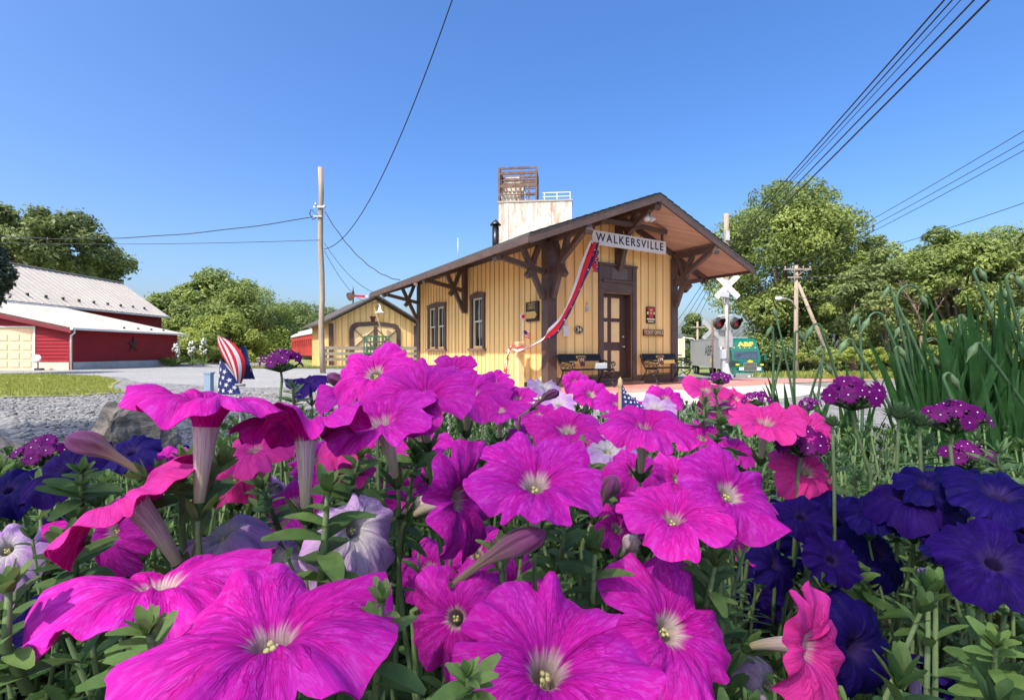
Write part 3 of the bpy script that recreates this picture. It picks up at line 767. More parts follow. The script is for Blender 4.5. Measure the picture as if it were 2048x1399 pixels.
# grass blades of the lawn: nobody could count them
def blades(name, n, spots, h, seed):
    g = np.random.default_rng(seed)
    P = np.array([spots(g) for _ in range(n)])
    a = g.uniform(0, 2*math.pi, n); hh = h*g.uniform(.5, 1.3, n); w = .012*g.uniform(.7,1.5,n)*(h/.06)
    lean = np.stack([np.cos(a*3.7), np.sin(a*3.7)], 1)*(hh*g.uniform(.1,.7,n))[:,None]
    dx = np.stack([np.cos(a), np.sin(a)], 1)*w[:,None]
    v = np.zeros((n,3,3)); v[:,0,:2] = P[:,:2]-dx; v[:,1,:2] = P[:,:2]+dx; v[:,2,:2] = P[:,:2]+lean
    v[:,:2,2] = P[:,2:3]; v[:,2,2] = P[:,2]+hh
    return raw(name, v.reshape(-1,3), np.arange(n*3).reshape(-1,3), M['grassblade'])
def raw(name, verts, faces, mat, parent=None, smooth=False):
    me = bpy.data.meshes.new(name); k = faces.shape[1]; nf = len(faces)
    me.vertices.add(len(verts)); me.vertices.foreach_set('co', np.ascontiguousarray(verts, dtype=np.float32).ravel())
    me.loops.add(nf*k); me.loops.foreach_set('vertex_index', faces.astype(np.int32).ravel())
    me.polygons.add(nf); me.polygons.foreach_set('loop_start', np.arange(0, nf*k, k, dtype=np.int32))
    me.polygons.foreach_set('loop_total', np.full(nf, k, dtype=np.int32))
    if smooth: me.polygons.foreach_set('use_smooth', np.ones(nf, dtype=bool))
    me.materials.append(mat); me.update(calc_edges=True); me.validate()
    return link(name, me, parent)
def pebbles(name, n, seed):
    g = np.random.default_rng(seed)
    bm = bmesh.new(); bmesh.ops.create_icosphere(bm, subdivisions=1, radius=1.); bv = np.array([v.co[:] for v in bm.verts]); bf = np.array([[v.index for v in f.verts] for f in bm.faces]); bm.free()
    y = 3.2+7.*g.random(n)**1.4; x = -y*g.uniform(.0,1.12,n)+.6
    s = np.exp(g.normal(-4.35,.42,n)); sc = np.stack([s*g.uniform(.8,1.5,n), s*g.uniform(.8,1.5,n), s*g.uniform(.45,.8,n)],1)
    a = g.uniform(0,6.28,n); k = len(bv)
    jit = bv[None]*(1+g.uniform(-.3,.3,(n,k,1)))*sc[:,None]
    v = np.stack([jit[...,0]*np.cos(a)[:,None]-jit[...,1]*np.sin(a)[:,None]+x[:,None], jit[...,0]*np.sin(a)[:,None]+jit[...,1]*np.cos(a)[:,None]+y[:,None], jit[...,2]+(sc[:,2]*.35)[:,None]],-1)
    f = bf[None]+(np.arange(n)*k)[:,None,None]
    return raw(name, v.reshape(-1,3), f.reshape(-1,3), M['pebble'])
def lawn_spot(g):
    while True:
        y = g.uniform(8.9, 18.2); x = g.uniform(-22, -8)
        edge = np.interp(y, [8.9,9.5,10.3,11.2,12.9,14.1,16.9,18.2], [-11.5,-8.4,-8.1,-9.2,-10.5,-11.3,-14.3,-17.2])
        if x < edge and (mnoise.noise((x*.9,y*.9,3)) > -.28 or g.random() < .25): return (x, y, .01)
struct(pebbles('gravel', 9000, 8), 'stuff')
struct(blades('grass', 26000, lawn_spot, .075, 3), 'stuff')
def verge_spot(g):
    x = g.uniform(-14.2,-2.2); return (x, np.interp(x,[-14.2,-8.6,-4,-2.2],[26.6,25.4,26.3,24.4])+g.uniform(-.8,.8), ground_z(x,25.5)+.01)
struct(blades('grass', 5000, verge_spot, .12, 4), 'stuff')
def weed_spot(g):
    x = g.uniform(12,34); y = np.interp(x,[12,34],[18,29])+g.uniform(0,7); return (x,y,ground_z(x,y)+.01)
struct(blades('grass', 9000, weed_spot, .28, 5), 'stuff')

# ================================================================== FREIGHT HOUSE (same bearing as the depot)
fh = thing('freight_house', 'yellow board and batten freight shed with dark arched double doors beyond the utility pole', 'shed', (-12.5,34,0), RZ)
FW, FL = 6.1, 7.6; FA, FE = 4.93, 2.86; FS = (FA-FE)/(FW/2+.65)
fz = lambda x: FA-FS*abs(x-FW/2)
m = MB(); w_ = fz(0)-.16
m.add([(0,0,-1),(FW,0,-1),(FW,0,w_),(FW/2,0,FA-.16),(0,0,w_)], [(0,1,2,3,4)])
m.add([(0,0,-1),(0,FL,-1),(0,FL,w_),(0,0,w_)], [(3,2,1,0)]); m.add([(FW,0,-1),(FW,FL,-1),(FW,FL,w_),(FW,0,w_)], [(0,1,2,3)])
m.add([(0,FL,-1),(FW,FL,-1),(FW,FL,w_),(FW/2,FL,FA-.16),(0,FL,w_)], [(4,3,2,1,0)])
wf = m.build('wall', M['yellow'], fh)
m = MB(); x = .3
while x < FW: m.b2((x-.03,-.03,-.6),(x+.03,-.001,fz(x)-.17)); x += .42
y = .4
while y < FL: m.b2((-.03,y-.03,-.6),(-.001,y+.03,w_)); y += .42
m.build('batten', M['batten'], wf)['kind'] = 'stuff'
m = MB()
for s_ in (-1,1):
    xe = FW/2+s_*(FW/2+.65)
    A = [(FW/2,-.6,FA),(xe,-.6,FE),(xe,FL+1.6,FE),(FW/2,FL+1.6,FA)]; B = [(p[0],p[1],p[2]-.13) for p in A]
    m.add(A+B, [(0,1,2,3),(7,6,5,4),(0,4,5,1),(1,5,6,2),(2,6,7,3)])
m.build('roof', M['shingle'], fh)
m = MB()
for x in (.0, FW): m.box((x,-.02,1.2),(.3,.12,3.2))
m.b2((-.1,-.06,-.75),(FW+.1,-.005,-.15))
for s_ in (-1,1):
    xe = FW/2+s_*FW/2
    m.add([(FW/2,-.05,FA-.16),(xe,-.05,w_+.02),(xe,-.05,w_-.12),(FW/2,-.05,FA-.32)], [(0,1,2,3) if s_ < 0 else (3,2,1,0)])
m.build('trim', M['brown'], fh)
dc = FW/2+.02; dw, dt = 1.58, 2.68
def arch(w, t, r=.45, n=5):
    pts = [(-w,-.1)]
    for k in range(n+1): a = math.pi-k/n*math.pi/2; pts.append((-w+r+r*math.cos(a), t-r+r*math.sin(a)))
    pts.append((0,t+.1))
    for k in range(n+1): a = math.pi/2-k/n*math.pi/2; pts.append((w-r+r*math.cos(a), t-r+r*math.sin(a)))
    return pts+[(w,-.1)]
m = MB(); m.prism(arch(dw,dt), (dc,-.04,0), (1,0,0), (0,0,1), (0,.035,0)); dr = m.build('freight_door', M['yellow_pale'], fh)
m = MB(); A_, B_ = arch(dw+.26,dt+.26,.6), arch(dw-.04,dt-.04,.45); n_ = len(A_)
vs = [(dc+p[0],-.09,p[1]) for p in A_]+[(dc+p[0],-.09,p[1]) for p in B_]+[(dc+p[0],-.003,p[1]) for p in A_]+[(dc+p[0],-.045,p[1]) for p in B_]
m.add(vs, [(i,i+1,n_+i+1,n_+i) for i in range(n_-1)]+[(2*n_+i,2*n_+i+1,i+1,i) for i in range(n_-1)]+[(n_+i,n_+i+1,3*n_+i+1,3*n_+i) for i in range(n_-1)])
m.build('arch_surround', M['brown'], fh)
m = MB()
m.b2((dc-.13,-.075,-.1),(dc+.13,-.041,dt)); m.b2((dc-dw,-.07,1.02),(dc+dw,-.042,1.2))
for s_ in (-1,1):
    a, b = dc+s_*.12, dc+s_*(dw-.05)
    m.bar((a,-.06,2.45),(b,-.06,1.15),.03,.13,up=(0,1,0)); m.bar((a,-.065,1.15),(b,-.065,2.45),.03,.13,up=(0,1,0))
m.build('brace', M['brown'], dr)
m = MB(); m.prism(keystone(.42), (dc-.2,-.06,3.18), (1,0,0), (0,0,1), (0,.05,0)); m.build('keystone_plate', M['maroon'], fh)
m = MB(); m.tube([(dc+.05,-.02,4.0),(dc+.05,-.4,4.25),(dc+.1,-.75,4.2),(dc+.1,-.8,3.95)], .03, 8); lk = m.build('gooseneck_lamp', M['steel'], fh)
m = MB(); m.lathe([(.0,4.12),(.06,4.1),(.09,3.9),(.16,3.72),(.36,3.62),(.36,3.59),(.12,3.66)], (dc+.1,-.8,0), n=18); m.build('lamp_shade', M['white'], lk)
# semaphore behind it
floc = lambda x,y,z: root_matrix(fh) @ V((x,y,z))
sp_ = thing('semaphore', 'railway semaphore with red and white arm rising behind the freight shed roof', 'signal', floc(3.8,9.9,-.7), RZ)
m = MB(); m.tube([(0,0,0),(0,0,6.9)], [.09,.06], 8); m.lathe([(.0,7.55),(.05,7.1),(.10,6.95),(.12,6.7),(.0,6.68)], n=10); m.build('mast', M['iron'], sp_)
m = MB(); m.prism([(-.62,.0),(-.58,.2),(-.3,.27),(.1,.16),(.1,-.16),(-.2,-.5),(-.4,-.45),(-.58,-.2)], (0,-.12,6.6), (1,0,0), (0,0,1), (0,.05,0)); m.build('spectacle', M['rust'], sp_)
m = MB(); m.b2((.1,-.12,6.49),(1.05,-.07,6.68)); arm = m.build('arm', M['redflag'], sp_)
m = MB(); m.b2((1.052,-.12,6.49),(1.30,-.07,6.68)); m.build('arm_tip', M['whiteflag'], arm)
# loading platform fence, cart and little signs
lf = thing('platform_railing', 'grey weathered timber railing along the freight shed platform', 'railing', floc(-.9,-2.4,-.1), RZ)
m = MB()
for z,h in ((1.08,.22),(.72,.2),(.36,.2)): m.b2((0,-.035,z),(8.2,.02,z+h))
m.build('rail', M['grey_wood'], lf)
for k in range(7): m = MB(); m.box((.15+1.3*k,.07,.5),(.17,.09,1.55)); m.build('post', M['grey_wood'], lf)
m = MB()
for k in range(12): m.box((.1+.7*k,.2,-.12),(.66,.5,.3))
m.box((4,1.2,-.06),(8.4,1.6,.16)); m.build('deck', M['grey_wood'], lf)
gc = thing('baggage_cart', 'green framed baggage cart with a pale pole leaning out of it', 'cart', floc(2.35,-2.95,0), RZ)
m = MB()
for xx in (-.75,-.32,.25,.7):
    for yy in (-.35,.35): m.box((xx,yy,1.25),(.07,.06,1.3))
for z in (1.86,1.5): m.box((0,-.35,z),(1.55,.05,.08)); m.box((0,.35,z),(1.55,.05,.08))
for xx in (-.75,.7): m.box((xx,0,1.86),(.05,.7,.07))
m.build('frame', M['greencart'], gc)
m = MB(); m.box((0,0,.72),(1.9,.9,.12)); m.build('bed', M['greencart'], gc)
for xx in (-.6,.6):
    for yy in (-.48,.48):
        m = MB(); cy = (xx,yy,.34)
        m.tube([(xx+.33*math.cos(a*math.pi/12),yy,.34+.33*math.sin(a*math.pi/12)) for a in range(25)], .03, 6)
        for a in range(4): m.bar((xx-.31*math.cos(a*math.pi/4),yy,.34-.31*math.sin(a*math.pi/4)),(xx+.31*math.cos(a*math.pi/4),yy,.34+.31*math.sin(a*math.pi/4)),.03,.04)
        m.build('wheel', M['iron'], gc)
m = MB(); m.tube([(.35,-.42,1.55),(.05,-.6,2.5),(-.42,-.9,3.62)], [.05,.03,.014], 8); m.build('tongue', M['pale_wood'], gc)
for k,(xx,lb) in enumerate(((6.0,'small white notice board by the freight shed door corner'),(7.35,'small white notice board nearest the depot side wall'))):
    q = thing('notice_board', lb, 'notice', floc(xx,-2.6,0), RZ, 'notices on the platform railing')
    m = MB(); m.b2((-.42,-.02,1.28),(.42,.02,1.62)); bd = m.build('board', M['signwhite'], q)
    m = MB(); m.box((0,.04,.8),(.06,.05,1.7)); m.build('post', M['grey_wood'], q)
    m = MB()
    for j in range(5): m.b2((-.34+.14*j,-.024,1.36),(-.25+.14*j,-.021,1.52))
    m.build('print', M['blueflag'], bd)

# ================================================================== RED COACH
cl = V((8.16*u_.x+49.5*v_.x, 8.16*u_.y+49.5*v_.y, -.62))
co_ = thing('railway_coach', 'old red passenger railway coach with pale clerestory roof parked beyond the freight shed', 'railway coach', cl, RZ)
CLN = 18.
m = MB(); m.b2((0,0,1.05),(2.9,CLN,2.0)); m.b2((0,0,2.75),(2.9,CLN,3.25))
k = 0
while k < CLN: m.b2((0,k,2.0),(2.9,min(k+.5,CLN),2.75)); k += 1.35
m.b2((-.02,0,2.0),(0-.002,CLN,2.06)); m.build('body', M['coach_red'], co_)
m = MB(); m.b2((.08,.1,2.0),(2.82,CLN-.1,2.75)); m.build('window', M['glass'], co_)
m = MB(); pr = [(-.1,3.25),(.0,3.45),(.45,3.72),(.8,3.78),(.8,4.0),(1.45,4.16),(2.1,4.0),(2.1,3.78),(2.45,3.72),(2.9,3.45),(3.0,3.25)]
m.prism(pr, (0,-.3,0), (1,0,0), (0,0,1), (0,CLN+.6,0)); m.build('roof', M['coach_roof'], co_)
m = MB(); m.b2((.3,.3,.75),(2.6,CLN-.3,1.04)); m.build('underframe', M['iron'], co_)
for yy in (1.6,3.8,CLN-3.8,CLN-1.6):
    for xx in (.45,2.45):
        m = MB(); m.lathe([(.0,-.09),(.28,-.09),(.3,-.05),(.46,-.05),(.46,.06),(.0,.06)], (xx,yy,.46), (1,0,0), 20, smooth=False); m.build('wheel', M['rust'], co_)
m = MB(); m.b2((.9,CLN,1.05),(2.0,CLN+.5,3.2)); m.build('vestibule', M['brown'], co_)

# ================================================================== RED BARN
barn = thing('red_barn', 'long red barn with off white ribbed metal roof, lean-to and peach garage door', 'barn', (-20.6,23,0), 0)
BL = 7.3; LW = 7.6
m = MB()
lean = lambda x: 2.02+.215*(-x)
m.add([(0,0,.36),(0,BL,.36),(0,BL,2.0),(0,0,2.0)], [(0,1,2,3)])
m.add([(0,BL,0),(-LW,BL,0),(-LW,BL,lean(-LW)),(0,BL,2.0)], [(0,1,2,3)])
m.add([(-1.66,0,.36),(0,0,.36),(0,0,2.0),(-1.66,0,lean(-1.66))], [(0,1,2,3)])
m.add([(-4.6,0,1.98),(-1.66,0,1.98),(-1.66,0,lean(-1.66)),(-4.6,0,lean(-4.6))], [(0,1,2,3)])
m.add([(-LW,0,0),(-4.6,0,0),(-4.6,0,lean(-4.6)),(-LW,0,lean(-LW))], [(0,1,2,3)])
mx, mf = -7.6, 16.6
m.add([(mx,-2,0),(mx,mf,0),(mx,mf,3.95),(mx,-2,3.95)], [(0,1,2,3)])
m.add([(mx,mf,0),(mx-7,mf,0),(mx-7,mf,3.95),(mx-3.5,mf,6.4),(mx,mf,3.95)], [(0,1,2,3,4)])
m.add([(mx,-2,0),(mx-7,-2,0),(mx-7,-2,3.95),(mx-3.5,-2,6.4),(mx,-2,3.95)], [(4,3,2,1,0)])
bw = m.build('wall', M['barn_red'], barn)
m = MB()     # clapboards, each lapping over the one below
def laps(p, q, z0, top, out, pitch=.165):
    p, q, out = V(p), V(q), V(out); z = z0
    while z < top-.02:
        h = min(pitch, top-z)
        m.add([p+V((0,0,z))+out*.034, q+V((0,0,z))+out*.034, q+V((0,0,z+h))+out*.004, p+V((0,0,z+h))+out*.004, p+V((0,0,z))+out*.003, q+V((0,0,z))+out*.003], [(0,1,2,3),(0,4,5,1)])
        z += pitch
laps((0,.06,0),(0,BL-.06,0),.38,2.0,(1,0,0)); m.build('siding', M['barn_red'], bw); m = MB(); laps((-1.6,0,0),(-.06,0,0),.38,2.0,(0,-1,0)); laps((-4.6,0,0),(-1.66,0,0),2.03,2.34,(0,-1,0)); m.build('siding', M['barn_red'], bw); m = MB(); laps((mx,6.,0),(mx,mf,0),2.4,3.9,(1,0,0))
m.build('siding', M['barn_red'], bw)
m = MB(); m.b2((-.10,0.02,0),(.03,BL,.36)); m.build('foundation', M['block'], barn)
m = MB(); m.b2((-1.66,-.03,0),(.03,.0,.36)); m.build('foundation', M['block_tan'], barn)
m = MB()
x0r, x1r = .32, -LW
m.add([(x0r,-.35,lean(x0r)),(x1r,-.35,lean(x1r)),(x1r,BL+.3,lean(x1r)),(x0r,BL+.3,lean(x0r))], [(0,1,2,3)])
m.add([(x0r,-.35,lean(x0r)-.05),(x1r,-.35,lean(x1r)-.05),(x1r,BL+.3,lean(x1r)-.05),(x0r,BL+.3,lean(x0r)-.05)], [(3,2,1,0)])
y = -.3
while y < BL+.3: m.bar((x0r,y,lean(x0r)+.008),(x1r,y,lean(x1r)+.008),.03,.022); y += .6
lt = m.build('lean_to_roof', M['tin'], barn)
m = MB(); A, B = (mx+.35,3.70), (mx-3.5,6.43)
for s_ in (-1,1):
    ax = mx-3.5+s_*(3.85)
    m.add([(ax,-2.4,A[1]),(B[0],-2.4,B[1]),(B[0],mf+.4,B[1]),(ax,mf+.4,A[1])], [(0,1,2,3)]); m.add([(ax,-2.4,A[1]-.06),(B[0],-2.4,B[1]-.06),(B[0],mf+.4,B[1]-.06),(ax,mf+.4,A[1]-.06)], [(3,2,1,0)])
y = -2.3
while y < mf+.4: m.bar((A[0],y,A[1]+.014),(B[0],y,B[1]+.014),.05,.04); y += .45
m.bar((B[0],-2.4,B[1]+.02),(B[0],mf+.4,B[1]+.02),.3,.05)
mr = m.build('roof', M['tin'], barn)
m = MB()
for k in range(15): m.box((mx-.25,-1+1.15*k,4.22),(.1,.12,.16))
m.build('snow_guard', M['hood'], mr)
m = MB()
for k in range(4): m.box((-.35,3.6+1.0*k,2.14),(.07,.09,.1))
m.build('snow_guard', M['hood'], lt)
m = MB(); m.b2((.28,-.36,1.86),(.40,BL+.32,1.955)); m.b2((mx+.32,-2.4,3.56),(mx+.44,mf+.4,3.66)); m.build('gutter', M['white'], barn)
m = MB(); m.tube([(.34,-.2,1.88),(.34,-.2,1.72),(.06,-.06,1.6),(.06,-.06,.02)], .04, 8); m.build('downspout', M['white'], barn); m = MB(); m.tube([(.34,BL+.2,1.88),(.34,BL+.2,1.75),(.06,BL+.05,1.62),(.06,BL+.05,.02)], .04, 8); m.build('downspout', M['white'], barn)
m = MB()
m.add([(x0r,-.34,lean(x0r)-.055),(x1r,-.34,lean(x1r)-.055),(x1r,-.34,lean(x1r)-.28),(x0r,-.34,lean(x0r)-.24)], [(3,2,1,0)])
m.add([(x0r,-.34,lean(x0r)-.24),(x1r,-.34,lean(x1r)-.28),(x1r,-.02,lean(x1r)-.28),(x0r,-.02,lean(x0r)-.24)], [(3,2,1,0)])
m.b2((.0235,.0,.02),(.05,.07,2.0)); m.build('rake_trim', M['barn_trim'], barn)
m = MB(); m.b2((-.06,-.05,.0),(.03,-.031,1.98)); m.build('corner_trim', M['barn_trim'], barn)
m = MB(); m.b2((-4.6,.03,.0),(-1.72,.08,1.98)); gd = m.build('garage_door', M['peach'], barn)
for r_ in range(4):
    for c_ in range(5):
        x, z = -1.86-.56*c_, .12+.40*r_
        if r_ == 3: z = 1.36
        m = MB(); m.b2((x-.42,.012,z),(x,.0299,z+.29)); m.b2((x-.385,.004,z+.035),(x-.035,.0119,z+.255),1); m.build('panel', [M['peach_dark'],M['peach']], gd)
m = MB(); m.b2((-1.72,-.045,0),(-1.64,.02,2.04)); m.b2((-4.6,-.045,1.982),(-1.722,.02,2.04)); m.build('door_frame', M['white'], barn)
st = thing('barn_star', 'dark rusty five pointed metal star on the shaded side of the red barn', 'star', (-20.57,26.75,1.25), 0)
m = MB(); P5 = star_poly(.42); c_ = (.08,0,0)
for k in range(10):
    a, b = P5[k], P5[(k+1)%10]
    m.add([(.03,a[0],a[1]),(.03,b[0],b[1]),c_,(-.005,a[0],a[1]),(-.005,b[0],b[1])], [(0,1,2),(0,3,4,1)])
m.build('star', M['starmetal'], st)
dsh = thing('round_reflector', 'white round disc on a short stake beside the garage door', 'marker', (-21.75,22.6,0), 0)
m = MB(); m.tube([(0,0,0),(0,0,.42)], .025, 8); m.box((.06,0,.05),(.3,.2,.1)); m.build('stake', M['hood'], dsh)
m = MB(); m.lathe([(.0,-.03),(.12,-.02),(.19,.03),(.195,.04),(.0,.02)], (0,-.04,.52), (.15,-1,.2), 20); m.build('disc', M['white'], dsh)

# ================================================================== ELEVATOR TOWER
tw = thing('grain_tower', 'tall stained white concrete tower with rusty open steel frame behind the depot', 'tower', (3.1,62,0), R(-6))
m = MB(); hx = 4.35; zt = 18.6
m.prism([(-hx,-3.6),(hx,-3.6),(hx+.0,5),(-hx,5)], (0,0,-1), (1,0,0), (0,1,0), (0,0,zt+1)); m.build('shaft', M['concrete'], tw)
m = MB()
for x in (-3.3,-1.3,.2,1.8,3.2): m.box((x,-3.63,9),(.22,.10,19))
m.build('form_rib', M['concrete'], tw)
m = MB(); m.box((0,.7,zt+.12),(8.9,8.75,.22)); m.build('cornice', plain('grey cap', (.33,.28,.24),.8), tw)
m = MB(); fx0, fx1, fy0, fy1 = -4.3, .15, -3.4, -.2; z0 = zt+.23; z1 = zt+4.2
for x in (fx0, fx1):
    for y in (fy0, fy1): m.bar((x,y,z0),(x,y,z1),.24,.24)
m.bar((-1.7,fy0,z0),(-1.7,fy0,z1),.12,.12); m.bar((-.75,fy0,z0),(-.75,fy0,z0+1.6),.2,.2)
for z,t in ((z1,.24),(z1-.6,.34),(z1-1.45,.1),(z1-2.15,.34),(z0+.8,.1)):
    for y in (fy0, fy1): m.bar((fx0,y,z),(fx1,y,z),.16,t)
    for x in (fx0, fx1): m.bar((x,fy0,z),(x,fy1,z),.16,t)
for a, b in (((-1.7,fy0,z1-.6),(-.1,fy0,z1-2.1)),((-.1,fy0,z1-.6),(-1.7,fy0,z1-1.9)),((fx1,fy0,z0),(fx1,fy1,z1-2)),((fx1,fy0,z1-.5),(fx1,fy1,z0+1.2))): m.bar(a,b,.07,.07)
m.build('steel_frame', M['rust'], tw)
m = MB()
m.prism([(-1.5,.0),(.9,.0),(1.2,2.0),(.6,3.2),(-1.0,3.2),(-1.6,2.0)], (-2.6,-2.6,z0), (1,0,0), (0,0,1), (0,1.6,0))
for k in range(6): m.bar((-4.1+.55*k,-3.0,z0+1.9),(-3.3+.45*k,-3.1,z0),.2,.12)
m.build('hopper', M['concrete'], tw)
m = MB()
for z in (.55,1.02): m.bar((.9,-3.4,zt+z+.1),(4.2,-3.4,zt+z+.1),.06,.07)
for x in (1.1,2.6,4.15): m.bar((x,-3.4,zt+.2),(x,-3.4,zt+1.15),.07,.07)
m.build('railing', M['white'], tw)

# ================================================================== POLES, SIGNALS, LAMPS
def pole_pts(b, t, n=5, wob=.02, seed=1):
    b, t = V(b), V(t); return [b.lerp(t, k/n)+V((wob*math.sin(seed+k*1.7), 0, 0)) for k in range(n+1)]
p1 = thing('utility_pole', 'bare grey wooden utility pole in front of the freight shed, no crossarm', 'utility pole', at(645,748,19.5)*1)
p1.location.z = 0; X1 = p1.location.x
m = MB(); m.tube(pole_pts((0,0,-.1),(-.10,0,8.15),8,.03,2), [.112,.11,.108,.105,.102,.1,.097,.095,.09], 12); m.build('shaft', M['wood_pole'], p1)
m = MB(); zb = H+(703-415)/F*19.5
m.bar((-.32,-.12,zb),(.16,-.12,zb),.05,.07); m.box((-.15,-.13,zb-.38),(.34,.05,.04)); m.tube([(-.22,-.16,zb+.03),(-.22,-.16,zb+.14)], .035, 8); m.tube([(.12,-.16,zb-.1),(.12,-.16,zb+.05)], .035, 8)
m.build('bracket', M['steel'], p1)
p2 = thing('utility_pole', 'tall pale wooden pole rising behind the depot eave corner and crossbuck', 'utility pole', (11.4,26.2,ground_z(11.4,26)))
m = MB(); m.tube(pole_pts((0,0,0),(.02,0,8.7),8,.02,5), [.15]*3+[.14]*3+[.13]*3, 12); m.build('shaft', M['wood_pole'], p2)
m = MB(); m.box((0,-.16,7.5),(.2,.1,.5)); m.box((-.12,-.12,6.9),(.16,.12,.12)); m.build('bracket', M['steel'], p2)
p3x, p3y = 23.1, 40.; g3 = ground_z(p3x,p3y)
p3 = thing('utility_pole', 'wooden utility pole with crossarm, leaning brace pole and curved street lamp', 'utility pole', (p3x,p3y,g3))
m = MB(); m.tube([(0,0,0),(-.03,0,4),(.0,0,9.5)], [.19,.17,.14], 12); m.build('shaft', M['wood_pole'], p3)
m = MB(); m.bar((-1.1,-.2,9.15),(1.1,-.2,9.15),.1,.12); m.bar((-.8,-.2,8.5),(.3,-.2,8.5),.1,.1)
for x in (-1.,-.4,.45,1.): m.tube([(x,-.2,9.2),(x,-.2,9.4)], .05, 8)
m.bar((-.6,-.2,9.1),(0,-.15,8.6),.04,.05); m.bar((.6,-.2,9.1),(0,-.15,8.6),.04,.05); m.build('crossarm', M['grey_wood'], p3)
m = MB(); m.tube([(.12,0,8.1),(3.1,-.6,.0)], [.13,.17], 10); m.build('brace_pole', M['wood_pole'], p3)
m = MB(); m.tube([(-.1,-.1,6.0),(-.5,-.3,6.55),(-1.1,-.5,6.75),(-1.7,-.7,6.75)], .05, 8); la = m.build('lamp_arm', M['steel'], p3)
m = MB(); m.lathe([(.0,-.3),(.1,-.25),(.17,0),(.15,.25),(.0,.35)], (-1.85,-.75,6.72), (1,.25,0), 12); m.build('lamp_head', M['white'], la)
p4 = thing('utility_pole', 'distant thin utility pole with small lamp in front of the far tree', 'utility pole', (22.6,60,ground_z(22.6,60)))
m = MB(); m.tube([(0,0,0),(0,0,6.4)], [.14,.11], 10); m.build('shaft', M['wood_pole'], p4)
m = MB(); m.bar((-.9,-.15,5.7),(.9,-.15,5.7),.1,.12); m.build('crossarm', M['grey_wood'], p4)
m = MB(); m.tube([(0,-.1,3.8),(-.6,-.3,4.3),(-1.6,-.5,4.4)], .06, 8); m.lathe([(.0,-.3),(.14,0),(.0,.4)], (-1.8,-.55,4.4), (1,.2,0), 10); m.build('lamp_arm', M['white'], p4)

sx_, sy_ = 9.15, 21.; gs = ground_z(sx_,sy_)
sg = thing('crossing_signal', 'railway crossing signal with white crossbuck and two hooded red lamps', 'crossing signal', (sx_,sy_,gs))
dz_ = -gs
m = MB(); m.tube([(0,0,.0),(0,0,4.1+dz_-.2)], .062, 12); m.build('mast', M['steel'], sg)
m = MB(); m.prism([(.28*math.cos(a*math.pi/8),.28*math.sin(a*math.pi/8)) for a in range(16)], (0,0,0), (1,0,0), (0,1,0), (0,0,.12)); m.lathe([(.2,.12),(.09,.5),(.065,.6)], n=12); m.build('base', M['steel'], sg)
zc = 3.63+dz_
m = MB()
for s_ in (-1,1): m.bar((-.47,-.08-.012*s_,zc+.47*s_),(.47,-.08-.012*s_,zc-.47*s_),.02,.23,up=(s_,0,1))
cb = m.build('crossbuck', M['signwhite'], sg)
m = MB(); m.prism([(-.17,-.1),(.15,-.14),(.17,.08),(-.15,.13)], (-.16,-.26,3.27+dz_), (1,0,0), (0,0,1), (0,.2,0)); m.tube([(-.12,-.1,3.2+dz_),(-.2,-.05,2.95+dz_),(-.05,0,2.85+dz_)], .018, 8); m.build('bell', M['steel'], sg)
m = MB(); zl = 2.05+dz_; m.tube([(-.38,0,zl+.28),(-.2,0,zl+.33),(.2,0,zl+.33),(.38,0,zl+.28)], .03, 8); m.build('lamp_arm', M['steel'], sg)
for s_ in (-1,1):
    lm = MB(); ax = V((.35,-1,0)).normalized(); c = V((s_*.36,-.08,zl))
    lm.lathe([(.0,-.22),(.13,-.2),(.17,-.08),(.26,-.05),(.26,.0),(.0,.0)], c, ax, 20); lamp = lm.build('lamp', M['hood'], sg)
    hm = MB(); prof = []
    xx = ax.cross(V((0,0,1))).normalized(); zz = V((0,0,1)); vs, fs = [], []
    for k in range(19):
        a = R(-25)+R(230)*k/18
        d = xx*math.cos(a)*.2+zz*math.sin(a)*.2; ln = .1+.22*max(0,math.sin(a))
        vs += [c+d, c+d*.98+ax*ln]
    for k in range(18): fs += [(2*k,2*k+1,2*k+3,2*k+2)]
    hm.add(vs, fs, 0, True); hm.add([v*1. for v in vs], [f[::-1] for f in fs], 0, True); hm.build('hood', M['hood'], lamp)
    rm = MB(); rm.lathe([(.0,.035),(.08,.03),(.13,.015),(.15,.004),(.0,.003)], c, ax, 20); rm.build('lens', M['lens_red'], lamp)
m = MB(); m.b2((-.30,.08,1.05+dz_),(.30,.11,1.78+dz_)); m.build('sign_back', M['greyplate'], sg)
m = MB(); m.box((-.16,-.02,1.0),(.2,.2,.4)); m.box((-.13,.0,.55),(.12,.12,.9)); m.build('junction_box', M['steel'], sg)
sx2, sy2 = 11.4, 28.; g2 = ground_z(sx2,sy2)
s2 = thing('crossbuck_sign', 'weathered grey crossbuck seen from behind on a thin rusty post', 'sign', (sx2,sy2,g2))
m = MB(); m.tube([(0,0,0),(0,0,2.7-g2)], .05, 10); m.build('post', M['rust'], s2)
m = MB()
for s_ in (-1,1): m.bar((-.5,.07+.012*s_,2.1-g2+.5*s_),(.5,.07+.012*s_,2.1-g2-.5*s_),.02,.22,up=(s_,0,1))
m.build('blade', M['greyplate'], s2)
bx, by = 11.85, 35.; gb_ = ground_z(bx,by)
bs = thing('cream_billboard', 'square cream roadside sign on two posts just right of the depot', 'sign', (bx,by,gb_))
m = MB(); m.b2((-.55,-.06,.45-gb_),(.42,.06,1.78-gb_)); m.build('panel', M['cream'], bs)
m = MB(); m.b2((-.38,-.067,.55-gb_),(.2,-.0605,.66-gb_)); m.build('print', M['brown'], bs)
for x in (-.45,.34): m = MB(); m.box((x,.0+.11,.75),(.1,.09,3.0)); m.build('post', M['steel'], bs)

